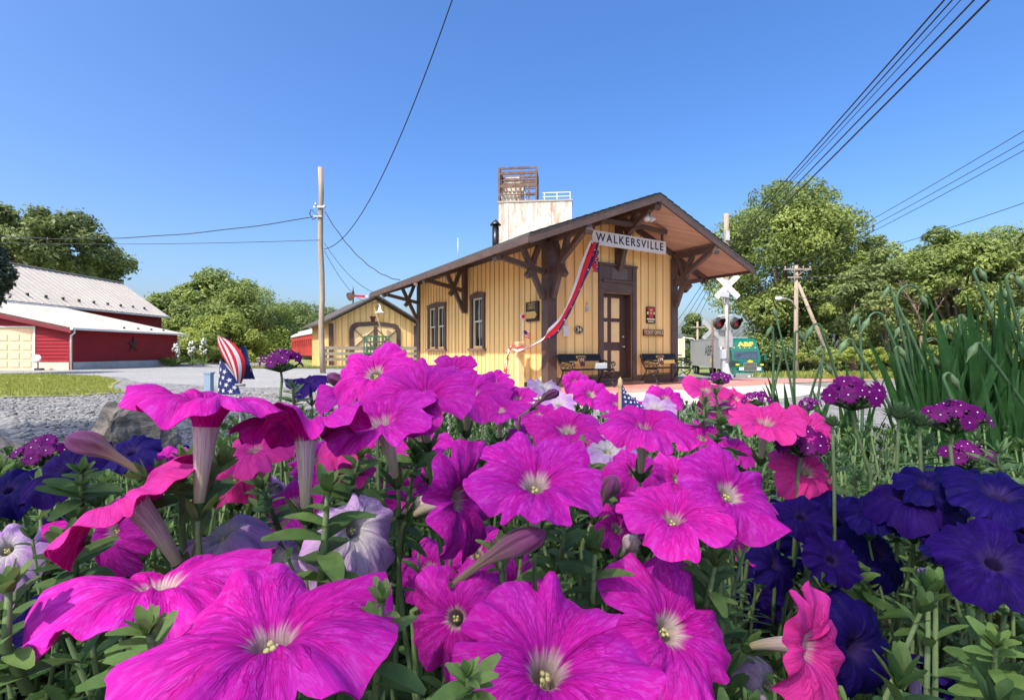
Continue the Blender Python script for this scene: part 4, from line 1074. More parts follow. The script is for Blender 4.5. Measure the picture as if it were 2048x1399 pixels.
# ================================================================== TRUCK
tg_ = ground_z(21.2,44)
tk = thing('semi_truck', 'dark green semi truck with grey box trailer waiting beyond the crossing', 'truck', (20.75,43,tg_), R(-9))
m = MB()   # sleeper cab with roof fairing, swept forward
side = [(-.1,.75),(-.1,1.75),(.9,1.9),(1.25,2.75),(1.75,3.55),(2.3,3.88),(4.2,3.9),(4.2,.75)]
A = [(-1.2,y,z) for y,z in side]; B = [(1.2,y,z) for y,z in side]; n_ = len(side)
for i in range(n_):      # the hood and the roof are narrower than the cab
    if side[i][0] < 0: A[i] = (-.82,*A[i][1:]); B[i] = (.82,*B[i][1:])
    if side[i][1] > 3.5: A[i] = (-1.08,*A[i][1:]); B[i] = (1.08,*B[i][1:])
m.add(A+B, [tuple(range(n_)), tuple(range(n_,2*n_))[::-1]]+[(i,n_+i,n_+(i+1)%n_,(i+1)%n_) for i in range(n_)])
cab = m.build('cab', M['truck_green'], tk)
m = MB(); m.add([(-1.02,.93,2.0),(1.02,.93,2.0),(.98,1.22,2.7),(-.98,1.22,2.7)], [(0,1,2,3)]); o = m.build('windscreen', M['windscreen'], cab); o.location = (0,-.02,0)
m = MB(); m.add([(-1.205,1.3,2.05),(-1.205,2.1,2.05),(-1.205,2.1,2.75),(-1.205,1.5,2.75)], [(3,2,1,0)]); m.build('side_window', M['windscreen'], cab)
m = MB(); m.b2((-.55,-.16,.95),(.55,-.102,1.68)); gr = m.build('grille', M['chrome'], cab)
m = MB()
for k in range(6): m.b2((-.5,-.175,1.0+.11*k),(.5,-.162,1.06+.11*k))
m.build('grille_bar', M['hood'], gr)
for s_ in (-1,1):
    q = MB(); q.b2((s_*.70-.2,-.13,1.05),(s_*.70+.2,-.09,1.3)); q.build('headlight', M['white'], cab)
    q = MB(); q.b2((s_*1.0-.14,-.02,1.45),(s_*1.0+.14,.1,1.6)); q.build('marker', M['truck_yellow'], cab)
    q = MB(); q.prism([(-.78,.0),(-.62,.5),(-.3,.72),(.3,.72),(.62,.5),(.78,.0)], (s_*1.0-.22,.85,.55), (0,1,0), (0,0,1), (.44,0,0)); q.build('fender', M['truck_green'], cab)
    q = MB(); q.tube([(s_*1.2,.9,2.3),(s_*1.5,.75,2.35)], .025, 6); q.box((s_*1.52,.75,2.15),(.18,.1,.6)); q.build('mirror', M['truck_green'], cab)
m = MB(); m.b2((-1.2,-.35,.35),(1.2,-.11,.78)); m.build('bumper', M['chrome'], tk)
m = MB(); m.b2((-.22,-.37,.42),(.22,-.351,.62)); m.build('number_plate', M['white'], tk)
m = MB()
for x in (-.4,0,.4,-.9,.9): m.box((x,1.42,3.02),(.11,.07,.07))
m.build('roof_lamp', M['truck_yellow'], cab)
text('lettering', 'ABF', .62, M['truck_yellow'], cab, (.12,1.54,3.30), (R(57),0,0), 1.0, .01, .02, sx=1.25)
m = MB(); m.prism([(-.3,0),(-.1,.1),(0,.16),(.1,.1),(.3,0),(0,-.06)], (0,-.17,1.78), (1,0,0), (0,0,1), (0,.05,0)); m.build('badge', M['truck_yellow'], cab)
for (yy, xs) in ((.85,(-1.05,1.05)),(5.0,(-.95,.95)),(6.3,(-.95,.95)),(16.5,(-.95,.95)),(17.8,(-.95,.95))):
    for x in xs:
        q = MB(); q.lathe([(.30,-.15),(.46,-.15),(.5,-.1),(.5,.12),(.3,.14)], (x,yy,.5), (1,0,0), 20, smooth=False); wh = q.build('wheel', M['rubber'], tk)
        q = MB(); q.lathe([(.0,-.09),(.12,-.1),(.2,-.03),(.3,-.12)], (x,yy,.5), (1,0,0), 16, smooth=False); q.lathe([(.0,.09),(.12,.1),(.2,.03),(.3,.12)], (x,yy,.5), (1,0,0), 16, smooth=False); q.build('rim', M['steel'], wh)
m = MB(); m.b2((-.6,2.5,.6),(.6,7.2,.95)); m.build('chassis', M['hood'], tk)
m = MB(); m.tube([(-1.28,4.35,.9),(-1.28,4.35,3.95)], .1, 10); m.build('exhaust', M['chrome'], tk)
m = MB(); m.b2((-1.28,4.9,1.05),(1.28,19.0,3.98)); tr = m.build('trailer', M['trailer'], tk)
m = MB(); m.b2((-1.31,4.85,3.985),(1.31,19.05,4.06)); m.b2((-1.31,4.85,1.0),(1.31,19.05,1.045)); m.build('trailer_rail', M['steel'], tr)
text('lettering', 'ABF', 1.5, M['hood'], tr, (-1.285,9.6,2.7), (R(90),0,R(-90)), 1., .003, .02, sx=1.2)
m = MB(); m.b2((-1.287,7.2,1.55),(-1.2805,8.6,1.95)); m.build('placard', M['truck_yellow'], tr)

# ================================================================== WIRES
def wire(label, a, b, sag, r=.012, n=26, extra=None, wob=0.):
    a, b = V(a), V(b); pts = []
    for k in range(n+1):
        t = k/n; p = a.lerp(b, t); p.z -= sag*4*t*(1-t); p.z += wob*math.sin(t*40); pts.append(p)
    if extra: pts = extra+pts
    q = MB(); q.tube(pts, r, 6)
    o = q.build('overhead_wire', M['wire']); return tag(o, label, 'wire', 'overhead wires')
PT = V(p1.location); PT.z = 0
def on1(py, dx=0.): return V((X1+dx, 19.4, H+(703-py)/F*19.5))
wire('steep cable climbing from the bare pole out through the top edge', on1(499,.1), at(1125,-700,7.), 2.0, .014)
wire('thick twisted cable running left from the bare pole top bracket', on1(433,-.1), at(-180,452,24), .75, .02, 40, [on1(433,-.12), on1(440,-.35), on1(428,-.48), on1(420,-.42)], .012)
wire('thin cable running left lower down the bare pole', on1(481,-.1), at(-200,476,30), .25, .012)
wire('twisted service cable from pole top down to the depot eave', on1(424,.12), at(800,560,18.5), .55, .018, 40, None, .015)
wire('upper thin line from pole dropping to the depot rear eave', on1(486,.1), at(790,590,20.5), .62, .010)
wire('lower thin line from pole dropping toward the freight shed gable', on1(502,.1), at(768,596,30), 1.0, .010)
T2 = V(p2.location)
for k,(px,dz,r,lb) in enumerate(((1892,7.6,.017,'heavy overhead cable from the corner pole, leftmost of the bundle'),(1908,7.45,.014,'overhead cable of the bundle, second from the left'),
        (1925,7.55,.009,'thin loose line woven between the heavy bundle cables'),(1952,7.2,.017,'overhead cable of the bundle, second from the right'),(1982,6.9,.021,'thickest overhead cable, rightmost of the bundle'))):
    p = at(px, -3, 8.2); s_ = T2+V((.02+.03*k,-.15,dz+gs-.35))
    e = s_+(p-s_)*1.75
    d = .3 if k == 2 else .12
    # the curve has to pass p: sag there is d*4*t*(1-t) with t=1/1.75
    t = 1/1.75; e.z += d*4*t*(1-t)/t
    wire(lb, s_, e, d, r, 30)
for k,(px,py) in enumerate(((1376,612),(1385,616),(1398,612),(1415,585))):
    wire(['line passing low behind the right eave, first from the depot corner','line passing low behind the right eave, second from the depot corner','line passing low behind the right eave, third from the depot corner','line passing low behind the right eave, farthest from the depot corner'][k],
         T2+V((-.05,.1,6.9-.2*k)), at(1310+20*k,690-6*k,60), .6, .02)
P3 = V(p3.location)
for k,(yy,lb) in enumerate(((248,'highest of the three parallel lines at the upper right edge'),(270,'middle of the three parallel lines at the upper right edge'),(287,'lowest of the three parallel lines at the upper right edge'),(392,'single line crossing above the right hand trees'))):
    s_ = P3+V((-1.+.66*k,-.2,9.4)); p = at(2048,yy,22.)
    if k == 3: s_ = P3+V((1.,-.2,9.2))
    e = s_+(p-s_)*1.5; wire(lb, s_, e, .35, .016)
    if k < 3: wire('line dropping left from the crossarm pole, %s' % ['nearest the street lamp','between two others','nearest the tall tree trunk'][k], s_, at(1420+25*k,700-12*k,62), .5, .018)
for k,(y0,yy,lb) in enumerate(((556,500,'upper pale line going right from the crossarm pole through the trees'),(556,512,'second pale line going right from the crossarm pole through the trees'),(560,528,'third pale line going right from the crossarm pole through the trees'),(596,560,'slack lower line running right across the tree trunks'),(618,470,'rising line from lower on the crossarm pole to the right edge'))):
    s_ = P3+V((.05,-.15,(703-y0)/F*40+H-g3)); p = at(2048,yy,30.); e = s_+(p-s_)*1.3
    wire(lb, s_, e, .3, .017)
# ================================================================== TREES
SPLIT = .62
def tree(name, label, cat, px, Y, top, half, low, n, leaf, mat, seed, nb=40, group=None, shape=1.0, trunk=.28, blob=(.16,.30), open_=.0, base=None, depth=1., sprays=0):
    g = np.random.default_rng(seed); n = int(n/SPLIT**2*.85); leaf *= SPLIT
    c = at(px, 703, Y); X = c.x; gz = ground_z(X, Y) if base is None else base
    zt = H+(703-top)/F*Y; zl = H+(703-low)/F*Y; a = half/F*Y
    t = thing(name, label, cat, (X, Y, gz), 0, group)
    zt -= gz; zl -= gz; hz = (zt-zl)/2; zc = (zt+zl)/2
    # clumps: inside an egg, most of them near its skin
    d = g.normal(size=(nb,3)); d /= np.linalg.norm(d, axis=1)[:,None]
    rad = g.uniform(.45, 1., nb)**.6
    B = d*rad[:,None]
    wz = 1-.30*shape*np.clip(B[:,2],0,1)
    br = g.uniform(*blob, nb)*(.85+.3*g.random(nb))
    S = np.array([a, a*depth, hz])
    BC = B*(1-br[:,None]*.85)*S; BC[:,0] *= wz; BC[:,1] *= wz; BC[:,2] += zc
    BR = br*min(a,hz*1.15)*1.15
    per = g.choice(nb, n, p=BR**2/np.sum(BR**2))
    u = g.normal(size=(n,3)); u /= np.linalg.norm(u, axis=1)[:,None]
    r = BR[per]*g.uniform(.2,1.08,n)**.45
    ctr = BC[per]+u*r[:,None]*np.array([1.08,1.08,.82])
    if 1:            # feathery shoots that stick out of the crown
        k = g.choice(n, n//(3 if sprays else 5), replace=False); ctr[k] += u[k]*(BR[per[k]]*g.uniform(0,.5 if sprays else .38,len(k)))[:,None]*np.array([1,1,.8])
    if open_:
        keep = np.array([mnoise.noise(V(p)*(1.1/ max(1.,a*.22)))+.5 > open_*g.random() for p in ctr]); ctr, u, per = ctr[keep], u[keep], per[keep]; n = len(ctr)
    nrm = u*.8+g.normal(size=(n,3))*.55+np.array([0,0,.35]); nrm /= np.linalg.norm(nrm, axis=1)[:,None]
    tx = np.cross(nrm, g.normal(size=(n,3))); tx /= np.linalg.norm(tx, axis=1)[:,None]+1e-9
    ty = np.cross(nrm, tx); s = leaf*g.uniform(.6,1.35,n)[:,None]
    v = np.stack([ctr-tx*s, ctr-ty*s*.42+nrm*s*.12, ctr+tx*s, ctr+ty*s*.42+nrm*s*.12], 1).reshape(-1,3)
    tone = np.clip(.62*g.random(nb)[per]+.38*g.random(len(per)), 0, 1)
    cr = raw('crown', v, np.arange(4*n).reshape(-1,4), M['tree_'+mat], t)
    at_ = cr.data.attributes.new('tone','FLOAT','POINT'); at_.data.foreach_set('value', np.repeat(tone,4).astype(np.float32))
    tm = MB(); tb = max(zl*1.05, .25*zc)
    tr_ = trunk
    top_ = V((g.uniform(-.2,.2), 0, zc+.3*hz))
    tm.tube([(0,0,-.2),(.03,0,tb*.5),(top_.x*.5,0,tb),tuple(top_*.75),tuple(top_)], [tr_*1.25,tr_,tr_*.85,tr_*.45,tr_*.12], 9)
    for k in range(min(nb, 14)):
        e = V(BC[k]); s0 = V((top_.x*.5, 0, tb*.8+(e.z-tb*.8)*.25))
        if e.z < s0.z: s0.z = max(.3, e.z*.7)
        mid = s0.lerp(e, .5)+V((0,0,-.06*(e-s0).length)); tm.tube([s0, mid, e], [tr_*.42, tr_*.26, tr_*.07], 6)
    tm.build('trunk', M['bark'], t)
    return t
TR = 'trees along the horizon'
tree('ash_tree','big dark feathery tree rising behind the red barn roof','tree', 92,52,412,158,590,20000,.42,'ash',21,90,TR,.5,.45,(.13,.22),.12, sprays=1)
tree('spruce_tree','dark spruce bough reaching in at the left edge over the barn roof','tree', -72,17.5,430,92,640,9000,.16,'spruce',2,40,None,1.6,.2,(.14,.24))
for a in (
 ('broadleaf_tree','round green tree just right of the red barn roof end','tree',335,47,578,78,742,9000,.30,'mid',3,26),
 ('broadleaf_tree','leafy tree filling the dip beside the tallest left tree','tree',378,49,552,70,742,11000,.32,'mid',23,34),
 ('broadleaf_tree','tallest light green tree left of the bare pole, behind the hedge','tree',432,50,534,100,742,19000,.32,'mid',4,44),
 ('broadleaf_tree','airy olive green tree between tallest left tree and the red coach','tree',512,74,543,96,742,14000,.32,'bright',5,36),
 ('broadleaf_tree','lower dark tree directly above the red coach end','tree',586,84,588,84,745,8000,.36,'dark',6,26),
 ('broadleaf_tree','distant tree top peeping between bare pole and freight shed roof','tree',690,95,602,74,725,4500,.5,'mid',7,22),
 ('broadleaf_tree','lower bright tree filling the gap behind the hedge and the flag','tree',448,40,622,94,752,13000,.22,'bright',8,36),
 ('broadleaf_tree','shadowy low tree between the hedge and the red coach','tree',548,76,625,60,742,6000,.28,'dark',9,26),
 ('broadleaf_tree','small round tree beyond the cream sign right of the depot','tree',1388,78,606,40,745,5000,.42,'dark',10,24),
): tree(*a, group=TR)
tree('broadleaf_tree','huge full green tree behind the crossing signal and truck','tree',1572,56,342,158,700,34000,.34,'mid',11,110,TR,.35,.5,(.12,.22),.18)
tree('broadleaf_tree','shaded understorey tree below the huge tree, right of the truck','tree',1575,54,600,96,775,9000,.3,'dark',12,36,TR)
tree('broadleaf_tree','rounded tree with grey inner branches at the right, nearest the pole brace','tree',1778,36,470,102,770,13000,.27,'ash',13,60,TR,.4,.3,(.12,.22),.35)
tree('broadleaf_tree','broad dark tree right of centre of the right hand tree line','tree',1915,33,424,118,760,17000,.26,'mid',14,70,TR,.4,.34,(.12,.22),.35)
tree('broadleaf_tree','tree cut off by the right edge behind the garlic stalks','tree',2075,31,430,110,760,13000,.26,'ash',15,60,TR,.4,.34,(.12,.22),.25)
for k,a in enumerate(((1765,52,446,96),(1885,50,436,118),(2015,48,432,124),(2160,46,425,120),(1660,62,560,90))):
    tree('broadleaf_tree',['dark tree far back between leaning brace pole and grey limbs','dark tree far back behind the grey limbs','dark tree far back above the garlic stalks','dark tree far back cut by the right edge','dark low tree far back behind the crossarm pole'][k],'tree',a[0],a[1],a[2],a[3],790,11000,.3,'mid',60+k,34,TR,.4,.3,(.16,.28))
tree('broadleaf_tree','smaller tree filling the dip between huge tree and right tree line','tree',1705,44,520,70,770,8000,.3,'mid',16,36,TR,.4,.3,(.14,.24),.2)
# leafless grey branches inside the right hand trees
bb = thing('bare_branches', 'grey dead limbs showing between the right hand trees', 'dead tree', (26.6,32.2,ground_z(26.6,32.2)), 0)
q = MB(); g = random.Random(5)
def limb(p, d, ln, r, lev):
    e = p+d*ln; mid = p.lerp(e,.5)+V((g.uniform(-1,1),0,g.uniform(-.3,.6)))*ln*.08
    q.tube([p, mid, e], [r, r*.8, r*.55], 6)
    if lev:
        for k in range(3+(lev > 1)):
            nd = (d+V((g.uniform(-1,1),g.uniform(-.8,.8),g.uniform(-.35,.7)))*.85).normalized(); limb(p.lerp(e, g.uniform(.45,1.)), nd, ln*g.uniform(.5,.75), r*.5, lev-1)
limb(V((0,0,0)), V((.05,0,1)), 3.0, .13, 0); limb(V((.17,0,3.3)), V((-.35,-.1,.9)).normalized(), 1.9, .075, 3); limb(V((.17,0,3.3)), V((.5,-.1,.8)).normalized(), 2.0, .075, 3); limb(V((.1,0,2.4)), V((.85,-.2,.35)).normalized(), 1.5, .05, 3)
q.build('branch', M['bark'], bb)
def bush(name, label, px, Y, top, half, n, leaf, mat, seed, low=None, group=None, cat='shrub'):
    return tree(name, label, cat, px, Y, top, half, low or (703+.8/Y*F), n, leaf, mat, seed, 22, group, .3, .04, (.2,.34))
bush('hedge_shrub','rounded clipped green shrub right behind the yucca spikes',382,33,666,50,8000,.13,'bright',31)
bush('leafy_shrub','low pale leafy shrub against the barn corner',343,29,713,22,2500,.1,'bright',32)
bush('leafy_shrub','dark low shrub between the yuccas and the flag',425,36,690,34,4000,.12,'mid',33)
for k,a in enumerate(((1640,34,700,52,'bright'),(1725,33,690,56,'bright'),(1800,31,705,48,'bright'),(1868,29,690,60,'mid'),(1960,28,700,64,'bright'),(2045,27,690,52,'mid'))):
    bush('leafy_shrub',['pale shrub at the foot of the leaning brace pole','bright shrub just right of the leaning brace pole','low bright shrub under the grey dead limbs','medium green shrub behind the tallest garlic leaves','bright shrub low behind the garlic clump','green shrub at the right edge behind garlic stalks'][k],a[0],a[1],a[2],a[3],5000,.15,a[4],40+k,None,'shrubs at the edge of the right hand trees')
# yuccas in flower
for k,(px,Y,top) in enumerate(((383,29.5,680),(407,30.5,676),(352,28.8,686))):
    z1 = H+(703-top)/F*Y
    yk = thing('yucca', ['yucca with a tall white flower spike, middle of the three','yucca with white flower spike nearest the flag','yucca with white flower spike partly behind the barn downspout'][k], 'yucca', at(px,703,Y)*1, 0, 'yuccas beside the barn'); yk.location.z = 0
    q = MB(); q.tube([(0,0,0),(.02,0,z1)], [.03,.012], 6); q.build('stem', M['stem'], yk)
    q = MB(); g = random.Random(k)
    for j in range(30):
        t = g.random(); a = g.uniform(0,6.28); r = (.05+.14*(1-abs(2*t-.8)/1.3))
        q.lathe([(.0,.07),(.045,.05),(.055,.0),(.03,-.05)], (r*math.cos(a), r*math.sin(a), z1*(.42+.56*t)), (math.cos(a)*.5,math.sin(a)*.5,-.8), 6)
    q.build('blossoms', M['sash'], yk)
    q = MB()
    for j in range(34):
        a = g.uniform(0,6.28); L_ = g.uniform(.5,.8); e = g.uniform(.25,1.3); d = V((math.cos(a)*math.cos(e),math.sin(a)*math.cos(e),math.sin(e))); s_ = V((-math.sin(a),math.cos(a),0))*.03
        q.add([V((0,0,.05))-s_, V((0,0,.05))+s_, d*L_*.6+s_, d*L_, d*L_*.6-s_], [(0,1,2,4),(4,2,3)])
    q.build('leaves', M['leafpale'], yk)
# the tall open tree behind the camera that half shades the bed
if SHADE_N:
    sh = tree('shade_tree','tall open crowned tree standing behind the flower bed and shading it','tree',1024,10,-1035,600,48,SHADE_N,.13,'mid',77,90,None,.3,.3,(.12,.22),base=0.)
    sh.location = (-5.3,-8.5,0)
    sh = tree('shade_tree','dense round tree outside the left of the view shading the gravel','tree',1024,10,-530,325,70,9000,.13,'mid',78,60,None,.3,.22,(.16,.26),base=0.)
    sh.location = (-8.3,-2.9,0)
# ================================================================== THE FLOWER BED
def bed_edge(t):        # outline of the raised bed, t in 0..1 round it
    a = 2*math.pi*t
    return V((.30+1.75*math.cos(a)*(1+.06*math.sin(3*a)), .55+1.12*math.sin(a)*(1+.05*math.cos(2*a)), 0))
SOIL = .50
q = MB(); n_ = 64; rings = [(1.10,-.02),(1.05,.25),(.99,.42),(.9,.47),(.6,.50),(.3,.51),(.02,.51)]
vs = []
for k,(f,z) in enumerate(rings):
    for i in range(n_):
        p = bed_edge(i/n_); c = V((.3,.55,0)); w = c+(p-c)*f
        vs.append((w.x, w.y, z+.03*mnoise.noise(w*4)))
q.add(vs, [(k*n_+i, k*n_+(i+1)%n_, (k+1)*n_+(i+1)%n_, (k+1)*n_+i) for k in range(len(rings)-1) for i in range(n_)]+[tuple((len(rings)-1)*n_+i for i in range(n_))], 0, True)
struct(q.build('soil', M['soil']))
# boulders round the bed
def rock(label, p, size, seed, rz=0.):
    bm = bmesh.new(); bmesh.ops.create_icosphere(bm, subdivisions=4, radius=1.)
    g = random.Random(seed)
    pl = [(V((g.gauss(0,1),g.gauss(0,1),g.gauss(0,1))).normalized(), g.uniform(.45,.85)) for _ in range(10)]
    for v in bm.verts:
        c = v.co.copy()
        for nn, dd in pl:
            e = c.dot(nn)-dd
            if e > 0: c -= nn*e*.94
        c += v.co*(.10*mnoise.noise(c*2.2+V((seed,0,0)))+.05*mnoise.noise(c*6+V((seed,3,0)))+.02*mnoise.noise(c*15))
        v.co = V((c.x*size[0], c.y*size[1], c.z*size[2]))
    me = bpy.data.meshes.new('boulder'); bm.to_mesh(me); bm.free(); me.materials.append(M['rock'])
    o = link('boulder', me); o.location = p; o.rotation_euler = (g.uniform(-.15,.15), g.uniform(-.15,.15), rz)
    tag(o, label, 'rock', 'boulders edging the flower bed')
rock('brown grey jagged boulder with a peaked top behind the blue petunias', at(262,905,1.38), (.115,.09,.185), 14, .9)
rock('flatter slab of grey rock sloping left from the jagged boulder', at(170,915,1.42), (.15,.10,.085), 5, .2)
rock('low grey rock at the left edge of the bed behind blue petals', at(18,945,1.15), (.10,.10,.11), 8)
rock('grey rock half hidden behind the trumpet of the upper left petunia', at(375,925,1.45), (.12,.10,.06), 9)
for k in range(9):
    p = bed_edge(.12+.04*k) if k < 5 else bed_edge(.9+.03*(k-5)); p.z = .34
    rock(['sunlit','rounded','flat topped','small','angular','wide','pale','dark','low'][k]+' boulder on the far rim of the bed hidden among stems', p, (.2,.16,.17), 20+k, k)

# ---- leaves
def leaf(mb, base, d, up, L, w, curve=.3, fold=.25, n=6, m=0, tip=1.0):
    d = V(d).normalized(); s = d.cross(V(up))
    s = s.normalized() if s.length > 1e-4 else d.orthogonal().normalized()
    u = s.cross(d)
    vs, fs = [], []
    for i in range(n+1):
        t = i/n; wd = w*max(0.,math.sin(math.pi*min(1,.10+.88*t**1.05)))**.62*.5 if t < 1 else w*.16
        c = V(base)+d*(L*t)-u*(curve*L*t*t)
        for k in (-1,0,1): vs.append(c+s*(k*wd)+u*(abs(k)*wd*fold))
    for i in range(n):
        for k in range(2): a = i*3+k; fs.append((a,a+1,a+4,a+3))
    mb.add(vs, fs, m, True)
def shoot(st, lf, base, tip, size, g, narrow=1., pairs=6, bud=None, rosette=True):
    base, tip = V(base), V(tip); L = (tip-base).length; ax = (tip-base).normalized()
    mid = base.lerp(tip,.5)+V((g.uniform(-1,1),g.uniform(-1,1),0))*L*.06
    st.tube([base, mid, tip], [.0021*size**.5, .0019*size**.5, .0011*size**.5], 5)
    a0 = g.uniform(0,6.28)
    for k in range(pairs):
        t = .16+.81*k/max(1,pairs-1); p = base.lerp(mid,t*2) if t < .5 else mid.lerp(tip,t*2-1)
        for j in (0,1):
            a = a0+k*2.4+j*math.pi+g.uniform(-.3,.3); r = V((math.cos(a),math.sin(a),0)); el = .15+.75*t*t+g.uniform(-.1,.2)
            d = r*math.cos(el)+ax*math.sin(el); s = size*.0265*(1.15-.62*t)*g.uniform(.65,1.2)
            leaf(lf, p, d+V((g.uniform(-.3,.3),g.uniform(-.3,.3),g.uniform(-.25,.25))), ax, s, s*.40*narrow, g.uniform(.1,.45), .3)
    if rosette:
        for k in range(6):
            a = a0+k*2.4; r = V((math.cos(a),math.sin(a),0)); el = .75+.09*k; d = r*math.cos(el)+ax*math.sin(el); s = size*.0125*g.uniform(.8,1.25)
            leaf(lf, tip, d, ax, s, s*.42*narrow, -.1, .35, 5)
# ---- flowers
NU = 120
BLOOMS = []
def frame(n, twist):
    n = V(n).normalized(); x = V((0,0,1)).cross(n)
    x = x.normalized() if x.length > 1e-3 else V((1,0,0))
    y = n.cross(x); a = twist
    return x*math.cos(a)+y*math.sin(a), y*math.cos(a)-x*math.sin(a), n
def polar(az, el):
    az, el = R(az), R(el); return V((math.sin(az)*math.cos(el), -math.cos(az)*math.cos(el), math.sin(el)))
def grid_mesh(name, G, uv, mats, parent, origin, back=None):
    """closed-round grid G (rows, NU+1, 3) in world space as a child mesh; a second skin .3 mm behind carries the back colour"""
    nr, nc = G.shape[:2]; G = G-np.array(origin)
    du = np.gradient(G, axis=1); dv = np.gradient(G, axis=0); nn = np.cross(du, dv); nn /= np.linalg.norm(nn, axis=2)[...,None]+1e-12
    rows = [G.reshape(-1,3)]
    idx = np.arange(nr*nc).reshape(nr,nc)
    f = np.stack([idx[:-1,:-1], idx[:-1,1:], idx[1:,1:], idx[1:,:-1]], -1).reshape(-1,4)
    fs = [f]; mi = [np.zeros(len(f), int)]; uvs = [uv.reshape(-1,2)]
    if back:
        rows.append((G-nn*back).reshape(-1,3)); fs.append(f[:,::-1]+nr*nc); mi.append(np.ones(len(f), int)); uvs.append(uv.reshape(-1,2))
    v = np.concatenate(rows); f = np.concatenate(fs); uvv = np.concatenate(uvs)
    me = bpy.data.meshes.new(name); me.vertices.add(len(v)); me.vertices.foreach_set('co', v.astype(np.float32).ravel())
    me.loops.add(len(f)*4); me.loops.foreach_set('vertex_index', f.astype(np.int32).ravel()); me.polygons.add(len(f))
    me.polygons.foreach_set('loop_start', np.arange(0,len(f)*4,4,dtype=np.int32)); me.polygons.foreach_set('loop_total', np.full(len(f),4,dtype=np.int32))
    me.polygons.foreach_set('use_smooth', np.ones(len(f),dtype=bool)); me.polygons.foreach_set('material_index', np.concatenate(mi).astype(np.int32))
    for mt in mats: me.materials.append(mt)
    l = me.uv_layers.new(name='UVMap'); l.data.foreach_set('uv', uvv[f.ravel()].astype(np.float32).ravel())
    me.update(calc_edges=True)
    return link(name, me, parent)
KIND = dict(pink=('pink','pinkback','tube'), hot=('hot','hotback','tube'), lilac=('lilac','lilacback','tube'), blue=('blue','blueback','tubeblue'))
NFL = 0
def petunia(label, px, py, dpx, az, el, kind='pink', D=.076, cup=.30, reflex=.18, ruffle=1., droop=0., droop_az=180., sag=0., close=0., tube=.034, twist=None, notch=.21, group=None, Y=None, name='petunia', curl=None, stemlen=1., bendk=1., cat='flower'):
    """px, py: where the throat is in the photograph; dpx: flower width there; az/el: where it faces (az 0 = towards us)"""
    global NFL; NFL += 1
    g = np.random.default_rng(100+NFL); gr = random.Random(NFL)
    Y = Y or D*F/dpx; D = dpx*Y/F*(.90 if dpx > 120 else .96)
    o = at(px, py, Y); n = polar(az, el); Rf = D/2
    ex, ey, ez = frame(n, gr.uniform(0,1.25) if twist is None else twist)
    E = np.array([ex, ey, ez])
    k_ = D/.076; rt = .0056*k_; TL = tube*k_; nrT, nrL = 10, 22
    th = np.linspace(0, 2*math.pi, NU+1); u = th/(2*math.pi)*5; fr = u-np.floor(u); lobe = np.floor(u).astype(int) % 5
    edge = np.abs(2*fr-1)
    lv = g.uniform(-.07,.07,5); tilt = g.normal(0,.15,5)*ruffle; tw = g.normal(0,.16,5)*ruffle
    ns = 1-notch*np.exp(-((1-edge)/.13)**2)-.05*edge**2+.022*np.sin(11*th+gr.uniform(0,6))+.010*np.sin(23*th+gr.uniform(0,6))+.03*np.exp(-(edge/.16)**2)
    sl = np.cos(math.pi*edge*.5)**2                        # fades lobe offsets to the seams
    RR = Rf*ns*(1+lv[lobe]*sl)
    ph = g.uniform(0,6.28,4)
    rows, vv = [], []
    for i in range(nrT+1):            # tube from the calyx up to the throat
        t = i/nrT; r = .0021*k_+(rt-.0021*k_)*t**1.15
        z = -TL*(1-t); b = .22*TL*(1-t)**2*bendk
        rows.append(np.stack([r*np.cos(th), r*np.sin(th), np.full_like(th, z)], 1)); vv.append(np.full_like(th, t*.12))
    for j in range(1, nrL+1):
        t = j/nrL
        r = rt+(RR-rt)*t**1.35*(1-close*t)
        z = cup*Rf*(1-(1-t)**2.3)-reflex*Rf*t**3
        z = z+close*Rf*1.2*t
        z = z+Rf*t**2*(tilt[lobe]*sl**1.5+tw[lobe]*(fr-.5)*sl)
        z = z+Rf*.075*ruffle*t**2.5*(np.sin(7*th+ph[0])*.7+np.sin(12*th+ph[1])*.45+.3*np.sin(19*th+ph[2]))
        z = z-Rf*.06*t*(1-t*.4)*np.exp(-((fr-.5)/.06)**2)+Rf*.05*t*np.exp(-((1-edge)/.08)**2)
        z = z+Rf*.010*np.sin(th*9+t*14+ph[3])*t
        if curl: z = z-Rf*curl*np.clip(t-.55,0,1)**2*3
        rows.append(np.stack([r*np.cos(th), r*np.sin(th), z], 1)); vv.append(np.full_like(th, .12+.88*t))
    G = np.array(rows); UVv = np.array(vv)
    if droop:       # one side of the limb hangs
        dv = np.array(polar(droop_az, 0)) if True else None
        dl = np.array([ex.dot(V(dv)), ey.dot(V(dv))]); dl /= np.linalg.norm(dl)+1e-9
        side = np.clip((G[...,0]*dl[0]+G[...,1]*dl[1])/Rf, 0, 1.2)
        G[...,2] -= droop*Rf*side**1.7
    Wd = G@E+np.array(o)
    # the tube bows back towards the ground
    tz = np.clip(-G[...,2]/TL, 0, 1.5)*(np.arange(len(rows)) <= nrT)[:,None]
    Wd[...,2] -= tz**2*TL*.25*bendk
    if sag:
        t = np.clip((UVv-.12)/.88, 0, 1)
        cr = np.sin(th*4+ph[0])*.25+np.sin(th*7+ph[1])*.18
        Wd[...,2] -= sag*Rf*t**1.5*(1+cr[None,:])
        ctr = np.array(o); Wd[...,:2] = ctr[:2]+(Wd[...,:2]-ctr[:2])*(1-.35*sag*t*(1+.5*cr[None,:]))[...,None]
    uvA = np.stack([np.broadcast_to(u, UVv.shape), UVv], -1)
    a, b, c = KIND[kind]; BLOOMS.append((o, Rf))
    ft = thing(name, label, cat, tuple(o), 0, group)
